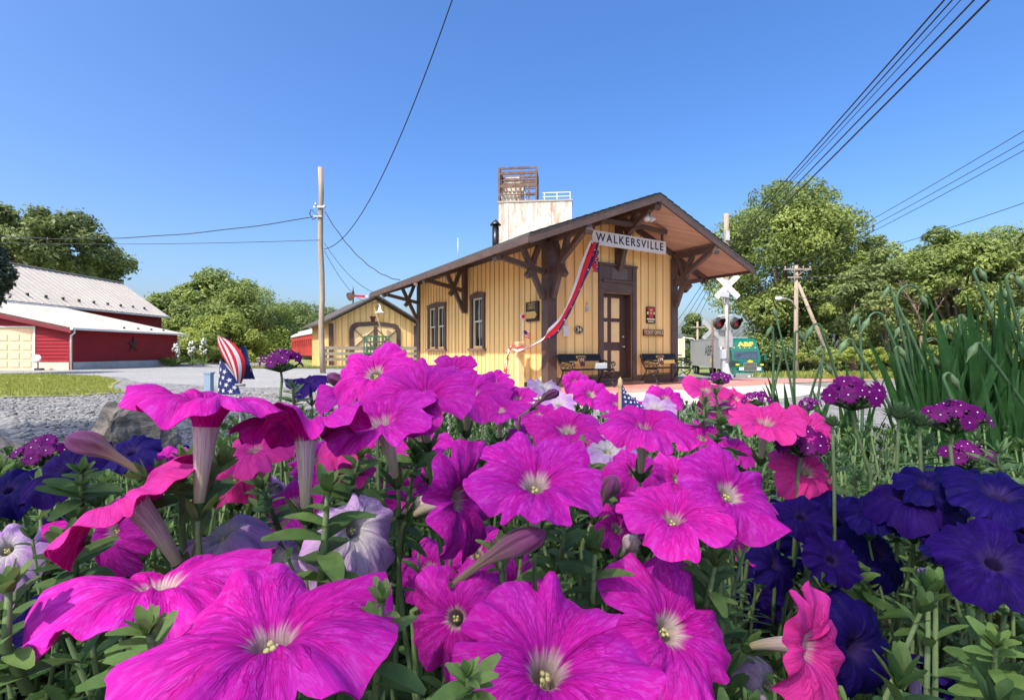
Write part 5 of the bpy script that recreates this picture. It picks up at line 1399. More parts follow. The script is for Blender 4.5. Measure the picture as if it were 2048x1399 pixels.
    grid_mesh('petals', Wd[nrT-3:], uvA[nrT-3:], [M[a], M[b]], ft, o, .00035*k_)
    uvT = uvA.copy(); uvT[...,1] = np.linspace(0,1,len(rows))[:,None]*len(rows)/nrT
    T = Wd[:nrT+2].copy()
    cen = T.mean(axis=1, keepdims=True); T = cen+(T-cen)*1.05
    grid_mesh('tube', T, uvT[:nrT+2], [M[c]], ft, o)
    base = V(Wd[0].mean(axis=0)); bdir = (base-V(Wd[2].mean(axis=0))).normalized()
    cx_ = MB()      # calyx: five narrow sepals clasping the tube
    s1, s2, _ = frame(-bdir, gr.uniform(0,1))
    for k in range(5):
        aa = k*2*math.pi/5; r = s1*math.cos(aa)+s2*math.sin(aa)
        leaf(cx_, base+bdir*.002*k_+r*.0018*k_, -bdir*.93+r*.42, r, .017*k_*gr.uniform(.85,1.15), .0052*k_, .05-.25, .3, 6)
    cx_.lathe([(.0,.004*k_),(.0030*k_,.002*k_),(.0036*k_,-.002*k_),(.0030*k_,-.006*k_)], base, bdir, 8)
    cl = cx_.build('calyx', M['leaf'], ft); 
    sg_ = MB(); gz = min(SOIL+.06, base.z-.06)
    foot = V((base.x+gr.uniform(-.03,.03)*stemlen, max(.06,base.y+gr.uniform(-.02,.05)), gz))
    c1 = base+bdir*.03*k_; pts = []
    for k in range(9):
        t = k/8; pts.append(base*(1-t)**2+c1*2*t*(1-t)+foot*t*t)
    sg_.tube(pts, [.0013*k_+.0009*k/8 for k in range(9)], 6); sm_ = sg_.build('stem', M['stem'], ft)
    for ob in (cl, sm_):
        me = ob.data; co = np.empty(len(me.vertices)*3, np.float32); me.vertices.foreach_get('co', co); co = co.reshape(-1,3)-np.array(o, dtype=np.float32); me.vertices.foreach_set('co', co.ravel()); me.update()
    if kind != 'blue' and sag < .5 and close < .3 and dpx > 110:
        pm = MB()
        for k in range(4):
            aa = k*1.6+.3; e = V((math.cos(aa)*rt*.25, math.sin(aa)*rt*.25, -.001*k_+.001*(k%2)))
            e = ex*e.x+ey*e.y+ez*e.z; pm.tube([-ez*TL*.5, e], [.0004*k_,.0005*k_], 5); pm.lathe([(.0,.0012*k_),(.0011*k_,.0004*k_),(.0009*k_,-.0008*k_),(.0,-.001*k_)], e, ez, 6)
        pm.build('stamens', M['stamen'], ft)
    return ft
def bud(label, p0, p1, Y, kind, w=.011, group='closed petunia buds', Y1=None):
    w *= .68
    """closed or spent flower from its calyx p0 to its tip p1 (photo pixels at distance Y)"""
    global NFL; NFL += 1
    gr = random.Random(500+NFL); a, b = at(*p0, Y), at(*p1, Y1 or Y*.96); L = (b-a).length; d = (b-a).normalized()
    t = thing('petunia_bud', label, 'flower bud', tuple(a), 0, group)
    s1, s2, _ = frame(d, gr.uniform(0,1)); n_ = 40; nr = 18
    th = np.linspace(0, 2*math.pi, n_+1); rows, uv = [], []
    for i in range(nr+1):
        f = i/nr; r = w*(.22+.35*f+.50*math.exp(-((f-.72)/.20)**2))*(1 if f < .93 else (1-(f-.93)/.075)*.9+.02)
        rr = r*(1+.16*np.sin(5*th+f*5.)*min(1,f*1.5)+.06*np.sin(11*th+f*9))
        bow = .06*L*math.sin(math.pi*f)
        P = np.array(d)*L*f+np.outer(rr*np.cos(th), np.array(s1))+np.outer(rr*np.sin(th), np.array(s2))+np.array([0,0,bow])
        rows.append(P); uv.append(np.stack([th/(2*math.pi)*5, np.full_like(th, f)], 1))
    grid_mesh('petals', np.array(rows)+np.array(a), np.array(uv), [M[kind]], t, a)
    cx_ = MB()
    for k in range(5):
        aa = k*2*math.pi/5; r = s1*math.cos(aa)+s2*math.sin(aa); leaf(cx_, r*w*.2, d*.9+r*.4, r, w*1.7, w*.5, -.15, .3, 6)
    cx_.lathe([(.0,-.004),(w*.3,-.002),(w*.33,.003),(w*.25,.006)], (0,0,0), d, 8)
    cx_.build('calyx', M['leaf'], t)
    q = MB(); e = V((gr.uniform(-.02,.02), .02, SOIL+.06-a.z)); q.tube([(0,0,0), tuple(-d*.02), tuple(e*.5-d*.018), tuple(e)], [.0014,.0016,.0018,.0022], 6); q.build('stem', M['stem'], t)
GP = 'pink petunias in the flower bed'; GB = 'violet blue petunias in the flower bed'
P = petunia
# nearest row
P('biggest magenta petunia at the bottom left, throat open toward us',545,1290,570,0,87,D=.088,cup=.24,reflex=.26,group=GP,twist=.35,ruffle=1.5,droop=.22,droop_az=-80)
P('wide magenta petunia lying flat above the biggest one at lower left',318,1185,440,-8,93,D=.086,cup=.24,reflex=.30,ruffle=1.5,group=GP,twist=.9,droop=.35,droop_az=-90)
P('large magenta petunia cut by the bottom edge, left of centre bottom petals',1090,1350,430,14,60,D=.086,cup=.42,reflex=.15,group=GP,twist=.2,ruffle=1.4)
P('drooping magenta petunia with folded lobes left of the bottom centre',912,1235,255,-12,30,D=.07,Y=.225,cup=.15,reflex=.6,ruffle=1.6,group=GP,twist=.6)
P('right facing pink petunia with strongly veined lobes near bottom right of centre',1330,1262,330,34,40,D=.088,cup=.28,reflex=.3,group=GP,twist=.1,ruffle=1.3)
P('hot pink petunia in side view with pale tube, before the big blue petals',1592,1290,262,38,14,'hot',D=.076,cup=.4,reflex=.15,group=GP,twist=.3)
P('pale lilac petunia peeking under the bottom edge beside the blue petals',1530,1372,170,30,30,'lilac',D=.07,reflex=.5,sag=.3,group=GP)
P('magenta petunia lobe showing behind the bottom centre flower',1025,1178,175,30,40,D=.07,group=GP,reflex=.4)
P('magenta petunia lobes at right of the bottom centre flower',1262,1332,190,40,62,D=.076,group=GP,reflex=.35,Y=.27)
# middle rows
P('central magenta petunia facing us with pale rayed throat',1070,978,300,-2,62,D=.078,cup=.34,reflex=.15,group=GP,twist=.32,ruffle=1.1)
P('tall side-on magenta petunia just left of the central one, tube to its left',905,1000,262,66,12,D=.078,cup=.34,reflex=.2,group=GP,twist=.5,ruffle=1.2,Y=.285)
P('upright trumpet petunia at upper left seen from the side above gravel',412,862,320,-20,97,D=.078,cup=.62,reflex=.34,tube=.034,group=GP,twist=.15,ruffle=.8)
P('second side-on trumpet petunia, right of the upright one, darker underside',612,888,285,20,100,D=.078,cup=.50,reflex=.38,tube=.034,group=GP,twist=.7,ruffle=1.2)
P('magenta petunia with a leaning purple tube right of the second trumpet',768,858,256,-25,66,D=.078,cup=.36,reflex=.12,group=GP,twist=.4)
P('tall round magenta petunia overlapping the depot side wall',848,800,240,2,57,D=.08,cup=.3,reflex=.12,group=GP,twist=.28)
P('magenta petunia directly behind and left of the tall round one',752,752,185,-15,46,D=.078,group=GP,twist=.8,reflex=.3)
P('magenta petunia below the red bunting, right of the tall round one',938,792,185,14,60,D=.078,group=GP,twist=.5)
P('flat magenta petunia above right of the central flower with dark tube below',1288,862,212,0,70,D=.078,cup=.36,reflex=.34,group=GP,twist=.2)
P('magenta petunia half hidden behind the central flower upper lobes',1135,868,180,-4,68,D=.078,group=GP,twist=1.)
P('magenta petunia with cream throat right of centre, star shaped lobes',1345,1045,250,-8,70,D=.078,cup=.34,group=GP,twist=.1,notch=.24,Y=.285)
P('big right facing petunia with down folded lobe, right of the star shaped one',1452,992,250,22,46,D=.084,cup=.3,reflex=.3,group=GP,twist=.6,ruffle=1.5,Y=.315)
P('small magenta petunia tucked above the star shaped one',1352,960,130,10,48,D=.072,group=GP)
P('bright pink petunia beside the middle purple verbena',1530,852,165,-6,68,'hot',D=.078,group=GP,twist=.3)
P('pink petunia lobe peeping right of the middle verbena',1612,860,110,15,45,'hot',D=.074,group=GP)
P('pink petunia under the middle verbena head',1608,945,150,8,40,'hot',D=.074,group=GP,reflex=.4)
P('small pink petunia in front of the crossing signal',1410,785,100,0,62,'hot',D=.076,group=GP,twist=.25)
P('hot pink petunia in shade beneath the second trumpet',512,905,160,-10,68,'hot',D=.076,group=GP,reflex=.4)
P('hot pink petunia low between the second trumpet tube and its neighbour',690,890,150,-40,60,'hot',D=.076,group=GP,reflex=.5)
P('pink petunia folded open to the left at the left edge',278,1015,330,-72,54,'hot',D=.08,cup=.32,reflex=.25,group=GP,twist=.2,ruffle=1.4)
P('dark pink petunia lobes hanging under the left folded flower',235,1062,190,-20,20,'pink',D=.074,reflex=.6,group=GP,Y=.3)
P('small pink petunia between bud and upright trumpet tube',332,938,110,10,50,'pink',D=.07,group=GP)
P('pale pink petunia back showing below the hot pink shaded one',528,965,130,160,50,'lilac',D=.072,group=GP,reflex=.4)
P('magenta petunia deep in shade left of the big sprig',590,1010,150,-20,45,'pink',D=.074,group=GP,reflex=.3)
P('faded lilac petunia cut by the left edge',15,1100,180,20,40,'lilac',D=.074,sag=.4,group=GP)
P('half hidden hot pink petunia just under the leaning purple tube',700,955,140,-15,58,'hot',D=.074,group=GP,twist=.5)
P('magenta petunia in the gap left below the tall round one',640,925,135,10,52,D=.074,group=GP,twist=.9,reflex=.3)
P('magenta petunia tucked behind the tall side-on one, upper left',845,905,140,-20,62,D=.074,group=GP,twist=.2)
P('lilac pink petunia low between flat magenta and central one',1215,905,120,12,60,'lilac',D=.072,group=GP,twist=.6)
P('magenta petunia under the flat magenta one, lobes folded down',1268,948,140,-5,48,D=.072,group=GP,twist=1.1,reflex=.5)
P('magenta petunia just right of the flat magenta one',1402,880,125,8,62,D=.074,group=GP,twist=.3)
P('small magenta petunia between flat magenta and hot pink right one',1465,905,95,14,55,D=.07,group=GP,twist=.7)
P('magenta petunia behind the tall round one, nearer the switch post',985,768,90,-10,58,D=.074,group=GP,twist=.4)
P('magenta petunia seen low left of the round one before driveway',690,792,120,-25,60,D=.074,group=GP,twist=.1)
P('hot pink petunia crowded beneath the upright trumpet right side',470,960,150,20,55,'hot',D=.074,group=GP,twist=.3,reflex=.35)
P('magenta petunia low in the middle between big leaves and long bud',955,1110,150,-25,52,D=.074,group=GP,twist=.8,reflex=.3)
P('magenta petunia showing between central and star shaped ones',1232,1060,135,15,50,D=.072,group=GP,twist=.2)
P('magenta petunia in the dip between leaning tube one and tall side-on one',820,985,130,5,58,D=.072,group=GP,twist=.6)
P('pink petunia under the folded left flower near the left edge',60,1090,170,-30,62,'pink',D=.076,group=GP,twist=.5,reflex=.4)
P('lilac tinted petunia deep below the faded folded one',560,1130,140,10,58,'lilac',D=.072,group=GP,twist=.1)
P('pink petunia low right of the star shaped petunia',1500,1085,120,20,50,'pink',D=.072,group=GP,twist=.9,reflex=.35)
P('magenta petunia between the tall round and the red bunting one',905,745,110,0,55,D=.074,group=GP,twist=.1)
P('magenta petunia just above the half hidden and central flowers',1060,880,110,-12,64,D=.072,group=GP,twist=.4)
# faded ones
P('limp white and violet faded petunia left of centre, folded to the left',448,1078,265,-45,62,'lilac',D=.076,cup=.3,reflex=.4,sag=.4,Y=.27,group=GP,ruffle=1.5)
P('hanging faded lavender petunia left of the central bud',705,1060,260,55,22,'lilac',D=.078,cup=.35,reflex=.3,sag=.42,Y=.265,group=GP,ruffle=1.6,tube=.045)
P('dull magenta petunia in shade behind the long central bud',860,1140,150,-10,50,'pink',D=.072,group=GP,reflex=.4)
P('violet crumpled petunia in shade right of the bottom centre flower',1225,1180,110,20,30,'lilac',D=.066,sag=.7,group=GP)
# far row against the depot
FARR = [(1035,800,90,-15,64,'pink','one'),(1088,778,72,10,62,'lilac','two'),(1180,792,92,20,50,'pink','three'),(1235,812,100,-8,66,'pink','four'),(1000,826,115,5,68,'pink','five'),(1118,812,80,-20,60,'lilac','six'),
        (1440,828,98,-5,68,'hot','seven'),(1330,800,84,12,50,'pink','eight'),(1075,835,100,0,62,'pink','nine'),(1470,800,70,20,50,'hot','ten'),(1310,822,90,-25,62,'lilac','eleven'),(1150,765,58,0,40,'pink','twelve')]
FL = ['small magenta petunia left end of the row below the corner post','pale lilac petunia just below the depot corner post base','magenta petunia under the left bench end','magenta petunia below the small blue flag','magenta petunia lower down left in the far row','lilac petunia in the far row left of the twisted bud',
      'bright pink petunia right end of the far row before the verbena','magenta petunia right of the small blue flag','magenta petunia just above the half hidden one','little bright pink petunia under the crossing signal petunia','washed out petunia above the flat magenta one','smallest magenta petunia poking up before the left bench']
for a, lb in zip(FARR, FL): P(lb,*a[:5],kind=a[5],D=.074,group=GP)
# blue ones on the right
B_ = lambda lb,*a,**k: P(lb,*a,kind='blue',group=GB,**{**dict(D=.066,reflex=.3,ruffle=1.3,notch=.12),**k})
B_('dark blue petunia facing us at the right edge, lower of two',1985,1128,215,-25,48)
B_('bright blue petunia open upward at the right edge, upper of two',1995,998,195,-20,68,twist=.4)
B_('blue petunia with twisted lobes left of the upper right edge one',1822,1005,175,-45,66,reflex=.5)
B_('blue petunia seen from behind with violet tube slanting right',1895,1042,150,-150,50)
B_('blue petunia turned away to the left with raised lobe, right of pink trio',1672,1050,150,-60,30)
B_('small dark blue petunia left of the raised lobe one',1608,1088,115,-10,40)
B_('blue petunia hanging over its neighbour beside the raised lobe one',1752,1105,160,20,40,reflex=.6)
B_('dark blue petunia just under the right facing pink one',1455,1120,95,-20,40)
B_('big blue petunia hanging behind the side view hot pink flower',1700,1290,230,10,15,reflex=.6,D=.076)
B_('lighter violet wilted petunia pointing right at the bottom right',1822,1330,180,150,30,sag=.5,tube=.05)
B_('shaded blue petunia low beside the hot pink side view tube',1510,1190,120,-30,40)
B_('nearly black blue petunia crumpled above the bottom right leaves',1760,1195,90,10,40,sag=.6)
B_('dark blue petunia behind central flower gap',1290,955,70,0,40)
B_('dim blue petunia between magenta tube and leaves left of centre',812,880,80,-10,45)
B_('blue petunia peeping at upper right behind the closed blue bud',1905,968,120,10,58)
B_('dark blue petunia at left of bottom right leaf mat',1575,1010,70,-20,40)
B_('bright blue petunia at the left behind the wilted bud',140,945,190,-15,48,D=.07)
B_('blue petunia cut by the left edge beside the low rock',20,982,130,10,50)
B_('dark blue petunia between wilted bud and jagged boulder',265,908,110,5,58)
B_('blue petunia deep in shade under the left folded pink flower',105,1075,120,-10,40)
B_('small dark blue petunia beside the upright trumpet tube',345,912,70,0,55)
B_('blue petunia just above the second trumpet at the driveway',618,768,84,0,66)
B_('blue petunia in shade at lower left under the flat magenta one',60,1255,140,-20,35,D=.07,Y=.34)
for k,(px,py,d,az,el) in enumerate(((1600,1035,95,-25,48),(1690,1020,105,10,55),(1660,1120,110,-10,40),(1740,1030,100,-30,60),(1800,1075,110,15,48),(1850,975,105,-10,62),(1545,1130,90,20,42),(1720,1160,100,-20,44),(1880,1095,110,30,40),(2040,1060,110,-30,52),(1940,960,100,5,66))):
    if k in (1,4,7): continue
    B_(['small ruffled blue petunia left of the middle verbena stem foot','ruffled blue petunia right of the pink one under the middle verbena','blue petunia low beside the hot pink side view flower top','blue petunia leaning left under the tallest verbena stem','blue petunia half covered by the twisted lobes one','blue petunia tilted up under the right verbena stem','small dark blue petunia just left of the hot pink side view flower','blue petunia in shade over the bottom leaves','blue petunia squeezed between the two right edge ones and the hanging one','blue petunia cut by the right edge between the two big ones','blue petunia behind the upper right edge one'][k],px,py,d*1.12,az,el,D=.044,ruffle=2.0,reflex=.4)
# buds
bud('dark purple wilted bud pointing up left across the gravel',(292,952),(132,872),.26,'tubewilt',.0085)
bud('long closed purple bud pointing up right in the middle of the bed',(892,1180),(1092,1062),.235,'tubewilt',.0085)
bud('upright brownish bud right of the central flower',(1188,1040),(1232,952),.33,'tubewilt',.009)
bud('dark bud standing before the freight shed left of the round petunia',(722,800),(655,748),.46,'tubewilt',.0085)
bud('half closed pale bud above bottom right pink flower',(1238,1120),(1272,1075),.32,'tube',.008)
bud('pale bud pointing left behind the tall side-on petunia',(800,1032),(868,1002),.31,'tube',.008)
bud('closed violet bud behind the far row near the depot corner',(1062,818),(1118,782),.6,'tubewilt',.0085)
bud('long dark blue bud slanting down right at the lower right edge',(1965,1208),(1832,1140),.36,'tubeblue',.0068)
bud('closed blue bud slanting right above the blue petunias',(1868,1000),(1800,945),.46,'tubeblue',.0068)
bud('pale violet bud beside the bottom right pink flower upper lobes',(1212,1240),(1300,1170),.29,'tubewilt',.0075)
bud('slim blue bud rising beside the raised lobe blue petunia',(1795,1078),(1712,1045),.40,'tubeblue',.008)
# ---- verbenas
def verbena(label, px, py, dpx, stem_px, leaves=True, D=.062, n=19, tiltv=(0,-.25,1)):
    global NFL; NFL += 1
    g = random.Random(900+NFL); Y = D*F/dpx; o = at(px, py, Y); r = D/2
    t = thing('verbena', label, 'flower', tuple(o), 0, 'purple verbenas')
    st = MB(); b = at(*stem_px, Y*.98)-o; b2 = V((b.x*1.3, b.y+.01, SOIL+.05-o.z))
    st.tube([(0,0,-.010), tuple(V((b.x*.3,0,b.z*.45))), tuple(b), tuple(b2)], [.0014,.0016,.0017,.0018], 7); st.build('stem', M['stem'], t)
    hd = MB()
    for k in range(34):
        a = k*2.4; f = (k/34)**.5; d = V((math.cos(a)*f*.95, math.sin(a)*f*.95, 1-.75*f*f)); s = d.normalized()
        hd.tube([(0,0,-.010), tuple(V((d.x*r*.7,d.y*r*.7,-.004+.010*(1-f)))) ], [.0008,.0011], 5); leaf(hd, (d.x*r*.3,d.y*r*.3,-.006), s, (0,0,1), .010, .0026, -.1, .3, 4)
    hd.build('flower_head', M['leafgrey'], t)
    fl = MB(); ey = MB()
    tv = V(tiltv).normalized()
    for k in range(5):
        a = k*2*math.pi/5; d = V((math.cos(a),math.sin(a),0)); s = V((-d.y,d.x,0)); L_ = .0075
        pts = [d*.0006-s*.0005, d*.0006+s*.0005, d*L_*.55+s*.0030+V((0,0,.0004)), d*L_+s*.0033+V((0,0,-.0004)), d*L_*.87+V((0,0,.0002)), d*L_-s*.0033+V((0,0,-.0004)), d*L_*.55-s*.0030+V((0,0,.0004))]
        fl.add(pts, [(0,1,2,4,6),(2,3,4),(4,5,6)])
    fl.tube([(0,0,-.008),(0,0,.0004)], [.0009,.0010], 6)
    ey.lathe([(.0,.0011),(.0006,.0009),(.0008,.0004),(.0,.0003)], n=7)
    f0 = e0 = None
    for k in range(n):
        a = k*2.399+NFL; f = ((k+.4)/n)**.55; d = V((math.cos(a)*f, math.sin(a)*f, 1.05-.62*f*f)).normalized()
        p = V((math.cos(a)*f*r*.84, math.sin(a)*f*r*.84, .001+.017*(1-f*f)+g.uniform(-.003,.003)))
        if f0 is None: f0 = fl.build('floret', M['verbena'], t); e0 = ey.build('eye', M['verbeye'], f0); F_ = f0
        else:
            F_ = f0.copy(); COL.objects.link(F_); F_.parent = t; e = e0.copy(); COL.objects.link(e); e.parent = F_
        dn = (d+V((g.uniform(-.25,.25),-.30+g.uniform(-.35,.3),g.uniform(-.3,.1)))).normalized()
        F_.location = p; F_.rotation_mode = 'XYZ'; F_.rotation_euler = (dn.to_track_quat('Z','Y').to_matrix() @ Matrix.Rotation(g.uniform(0,6),3,'Z')).to_euler(); s = g.uniform(.70,.95)*D/.05; F_.scale = (s,s,s)
    return t
verbena('tallest purple verbena cluster in front of the garlic leaves',1705,798,135,(1740,945))
verbena('purple verbena cluster in the middle, above a pink petunia',1602,892,128,(1592,1015))
verbena('purple verbena cluster at right before thick garlic leaves',1905,845,132,(1905,950))
verbena('lower half opened purple verbena cluster at the right',1935,920,110,(1945,985),n=11)
verbena('small purple verbena behind the bright pink petunia',1512,802,62,(1520,860),n=13)
verbena('small purple verbena left of the tallest cluster',1618,812,54,(1612,880),n=12)
verbena('shaded purple verbena at the far left above blue petals',82,912,112,(110,1010),n=14)
verbena('purple verbena standing against the driveway, right of the flag',562,728,98,(560,800),n=16)
verbena('tiny dark verbena beside the crossing signal petunia',1440,760,60,(1450,830),n=11)
for k,(px,py,d,sx) in enumerate(((1797,838,74,1792),(1838,852,60,1842),(1664,852,46,1668))):
    t = thing('verbena_bud',['green verbena bud head right of the tallest cluster, on a thick stem','green verbena bud head beside the garlic leaves, smaller','little green verbena bud head under the tallest cluster'][k],'flower bud',tuple(at(px,py,.40)),0,'green verbena bud heads')
    g = random.Random(k); q = MB(); b = at(sx,960,.40)-at(px,py,.40)
    q.tube([(0,0,0),tuple(b*.5),tuple(b),(b.x,0,SOIL+.05-t.location.z)],[.0012,.0013,.0014,.0015],7); q.build('stem', M['stem'], t)
    q = MB(); r = d/F*.4/2
    for j in range(46):
        a = j*2.4; f = (j/46)**.5; dd = V((math.cos(a)*f,math.sin(a)*f,1.02-.8*f*f)).normalized(); leaf(q,(0,0,0),dd,(0,0,1),r*g.uniform(.85,1.1),r*.26,-.1,.3,4)
    q.build('bracts', M['leafgrey'], t)

# ---- garlic: strap leaves and hooked stalks
GG = 'garlic plants in the bed'
def garlic(label, x, y, nl, h, scapes, seed):
    g = random.Random(seed)
    t = thing('garlic_plant', label, 'plant', (x,y,SOIL-.01), 0, GG)
    for k in range(int(nl*4.8)):
        a = g.uniform(0,6.28); lean = g.uniform(.02,.30); L_ = h*g.uniform(.6,1.05); w = g.uniform(.015,.026)
        d = V((math.cos(a)*lean-.05, math.sin(a)*lean*.6, 1)).normalized(); q = MB(); s = V((-d.z*.3+g.uniform(-.5,.5)+1,g.uniform(-.5,.5),0)).normalized()
        vs = []; n_ = 12; bend = g.uniform(.04,.28)*(1 if d.x > 0 else -1)
        for i in range(n_+1):
            f = i/n_; c = V((g.uniform(0,.0),0,0))+d*L_*f+V((bend*L_*.35*f**3, -.08*L_*f**2, -abs(bend)*L_*.18*f**3))
            wd = w*(1-f**2.4)*(.75+.35*math.sin(min(1,f*2)*1.57))*.5+.0006
            for j,zz in ((-1,.25),(0,0),(1,.25)): vs.append(c+s*(j*wd)+V((0,-1,0))*zz*wd)
        fs = [(i*3+j,i*3+j+1,i*3+j+4,i*3+j+3) for i in range(n_) for j in range(2)]
        q.add(vs, fs, 0, True); o = q.build('leaf', M['garlic'], t); o.location = (g.uniform(-.02,.02), g.uniform(-.02,.02), 0)
    for (px,py,dx) in scapes:
        Yb = y+g.uniform(-.05,.05); e = at(px,py,Yb)-V((x,y,SOIL-.01)); hk = abs(dx)/F*Yb; sgn = 1 if dx > 0 else -1
        sc = MB(); b0 = V((g.uniform(-.015,.015),0,.02)); top = V((e.x-sgn*hk, e.y, e.z+.01))
        pts = []
        for i in range(11): f = i/10; c = V((b0.x*.6+top.x*.4-.02*sgn,e.y*.4,top.z*.5)); pts.append(b0*(1-f)**2+c*2*f*(1-f)+(top-V((0,0,hk*.45)))*f*f)
        if hk > .003:
            for i in range(1,9):
                a = math.pi*i/8*.92; pts.append(top+V((sgn*hk*.5*(1-math.cos(a)), 0, -hk*.45+hk*.62*math.sin(a))))
        sc.tube(pts, [.0039-.0019*i/len(pts) for i in range(len(pts))], 7); so_ = sc.build('flower_stalk', M['scape'], t)
        q = MB(); dd = (pts[-1]-pts[-3]).normalized(); s = g.uniform(.85,1.15)
        q.lathe([(.0026,-.006),(.0046*s,.001),(.0068*s,.007),(.0064*s,.012),(.0034*s,.019),(.0013,.025),(.0003,.034*s)], pts[-1], dd, 10); q.build('closed_bud', M['spathe'], so_)
garlic('garlic plant at the right end of the clump with tall thick stalks',1.14,1.0,9,.52,[(2035,560,22),(1962,548,14),(2044,690,-12)],1)
garlic('garlic plant behind the right verbena, stalks hooking both ways',1.03,1.05,9,.50,[(1845,588,52),(1925,640,6),(1985,612,-16)],2)
garlic('garlic plant in mid clump with long arching stalk to the left',.94,1.1,9,.46,[(1735,640,-36),(1775,585,-8),(1870,720,24)],3)
garlic('garlic plant with low wide leaves left in the clump',.87,1.0,8,.38,[(1690,690,-16),(1800,705,10)],4)
garlic('garlic plant in front of the right hand trees, leaves leaning left',.80,1.15,3,.34,[(1622,660,-22),(1712,640,-6)],5)
garlic('garlic plant with slim stalks left of the purple tall verbena',.70,1.2,2,.30,[(1552,640,0),(1600,672,10)],6)
garlic('garlic plant nearest the truck, thin hooked stalks',.63,1.25,2,.27,[(1542,662,-4),(1580,702,14)],7)
garlic('garlic plant at the back with stalk bowing to the right',1.03,1.25,9,.46,[(1880,690,34),(1800,660,-14)],8)
garlic('garlic plant at the very right edge, leaves only partly seen',1.26,1.1,9,.50,[(2050,620,-20),(2010,590,12)],9)
garlic('garlic plant low in front at the right edge, broad leaves',1.03,.88,9,.38,[(1950,700,-14)],10)
garlic('garlic plant low between the two right verbenas',.90,.88,8,.33,[(1905,760,18)],11)
garlic('garlic plant behind the pale brace pole foot',.76,1.32,3,.31,[(1655,735,16),(1640,700,-8)],12)
garlic('garlic plant with dense upright blades at the heart of the clump',1.10,1.15,10,.50,[(1900,660,12)],13)
# ---- leafy shoots one can tell apart
def sprig(label, base, tip, Y, size, seed, mat='leaf', narrow=1., pairs=7, name='petunia_shoot'):
    g = random.Random(seed); a, b = at(*base, Y*1.04), at(*tip, Y)
    t = thing(name, label, 'plant shoot', tuple(a), 0, 'leafy shoots among the flowers'); s, l = MB(), MB()
    shoot(s, l, (0,0,0), b-a, size, g, narrow, pairs)
    s.build('stem', M['stem'], t); l.build('leaves', M[mat], t)
for k,a in enumerate((('tall leafy shoot with pale bud rising before the hanging faded flower',(640,1190),(655,985),.22,1.0),('bright green shoot in front left of bottom centre petals',(752,1390),(765,1205),.165,.62),
    ('dark leafy shoot left of the flat magenta petunia',(150,1180),(140,1090),.24,.9),('shoot with grey green rosette above the blue left petunia',(165,1010),(165,945),.30,.8),
    ('leafy shoot hugging the upright trumpet base',(400,1030),(440,930),.26,.85),('shoot left of the upright trumpet calyx',(370,1010),(372,925),.27,.8),
    ('shoot between the two trumpet tubes with opened leaves',(560,1060),(525,975),.30,.7),('shoot with small bud right of central lower lobes',(1010,1290),(1000,1110),.24,.9),
    ('bright bushy shoot with yellowish bud above the bottom right pink flower',(1200,1290),(1190,1105),.26,1.0),('leafy shoot with round leaves at bottom left corner',(60,1380),(20,1180),.17,.8),
    ('shoot in the lower left beneath the flat magenta petunia',(330,1370),(300,1265),.15,.7),('shoot below the central flower tube',(1105,1160),(1130,1050),.30,.9),
    ('shoot with fleshy leaves right of the star shaped petunia',(1400,1250),(1430,1130),.28,.9),('shoot at the very bottom between drooping and bottom centre flowers',(940,1399),(935,1350),.15,.5),
    ('leafy shoot among blue petunias at right',(1840,1290),(1850,1080),.36,1.05),('upright shoot left of the lower dark blue petunia',(1880,1180),(1872,1060),.38,.95),
    ('bright leafy shoot at the bottom right corner',(2010,1399),(1990,1290),.28,1.0),('shoot reaching left of the violet wilted flower',(1640,1330),(1650,1180),.34,.95),
    ('shoot with spread leaves under the blue bud',(1740,1210),(1700,1125),.38,.95),('leafy shoot under the tall round magenta petunia',(830,950),(825,900),.36,.9),
    ('leafy shoot left of the tall side-on petunia',(800,1110),(830,925),.36,1.0),('shoot in shade behind leaning purple tube',(700,1010),(720,915),.34,.9),
    ('shoot right of the flat magenta petunia tube',(1190,1010),(1165,905),.38,.9),('bright shoot above the star shaped petunia',(1420,930),(1440,850),.48,1.1),
    ('leafy shoot right edge below upper blue petunia',(2020,1130),(2010,1040),.38,1.0))):
    sprig(a[0],a[1],a[2],a[3],a[4],300+k,'leafpale' if k % 3 == 1 else 'leaf')
for k,a in enumerate((('feathery verbena shoot behind small signal petunia',(1440,860),(1432,790),.62,1.0),('feathery verbena shoot right of signal petunia',(1400,880),(1410,808),.58,1.1),('feathery verbena shoot beside the middle verbena stem',(1660,1010),(1665,905),.48,1.1),
    ('feathery verbena shoot above raised lobe blue petunia',(1700,1080),(1715,960),.44,1.1),('feathery verbena shoot between verbena stems',(1830,980),(1850,890),.5,1.2),('feathery verbena shoot right of lower verbena cluster',(1990,985),(1995,905),.5,1.2),
    ('feathery verbena shoot before the driveway left of round petunia',(590,830),(585,775),.5,.8))):
    sprig(a[0],a[1],a[2],a[3],a[4],340+k,'leafgrey',.55,9,'verbena_shoot')
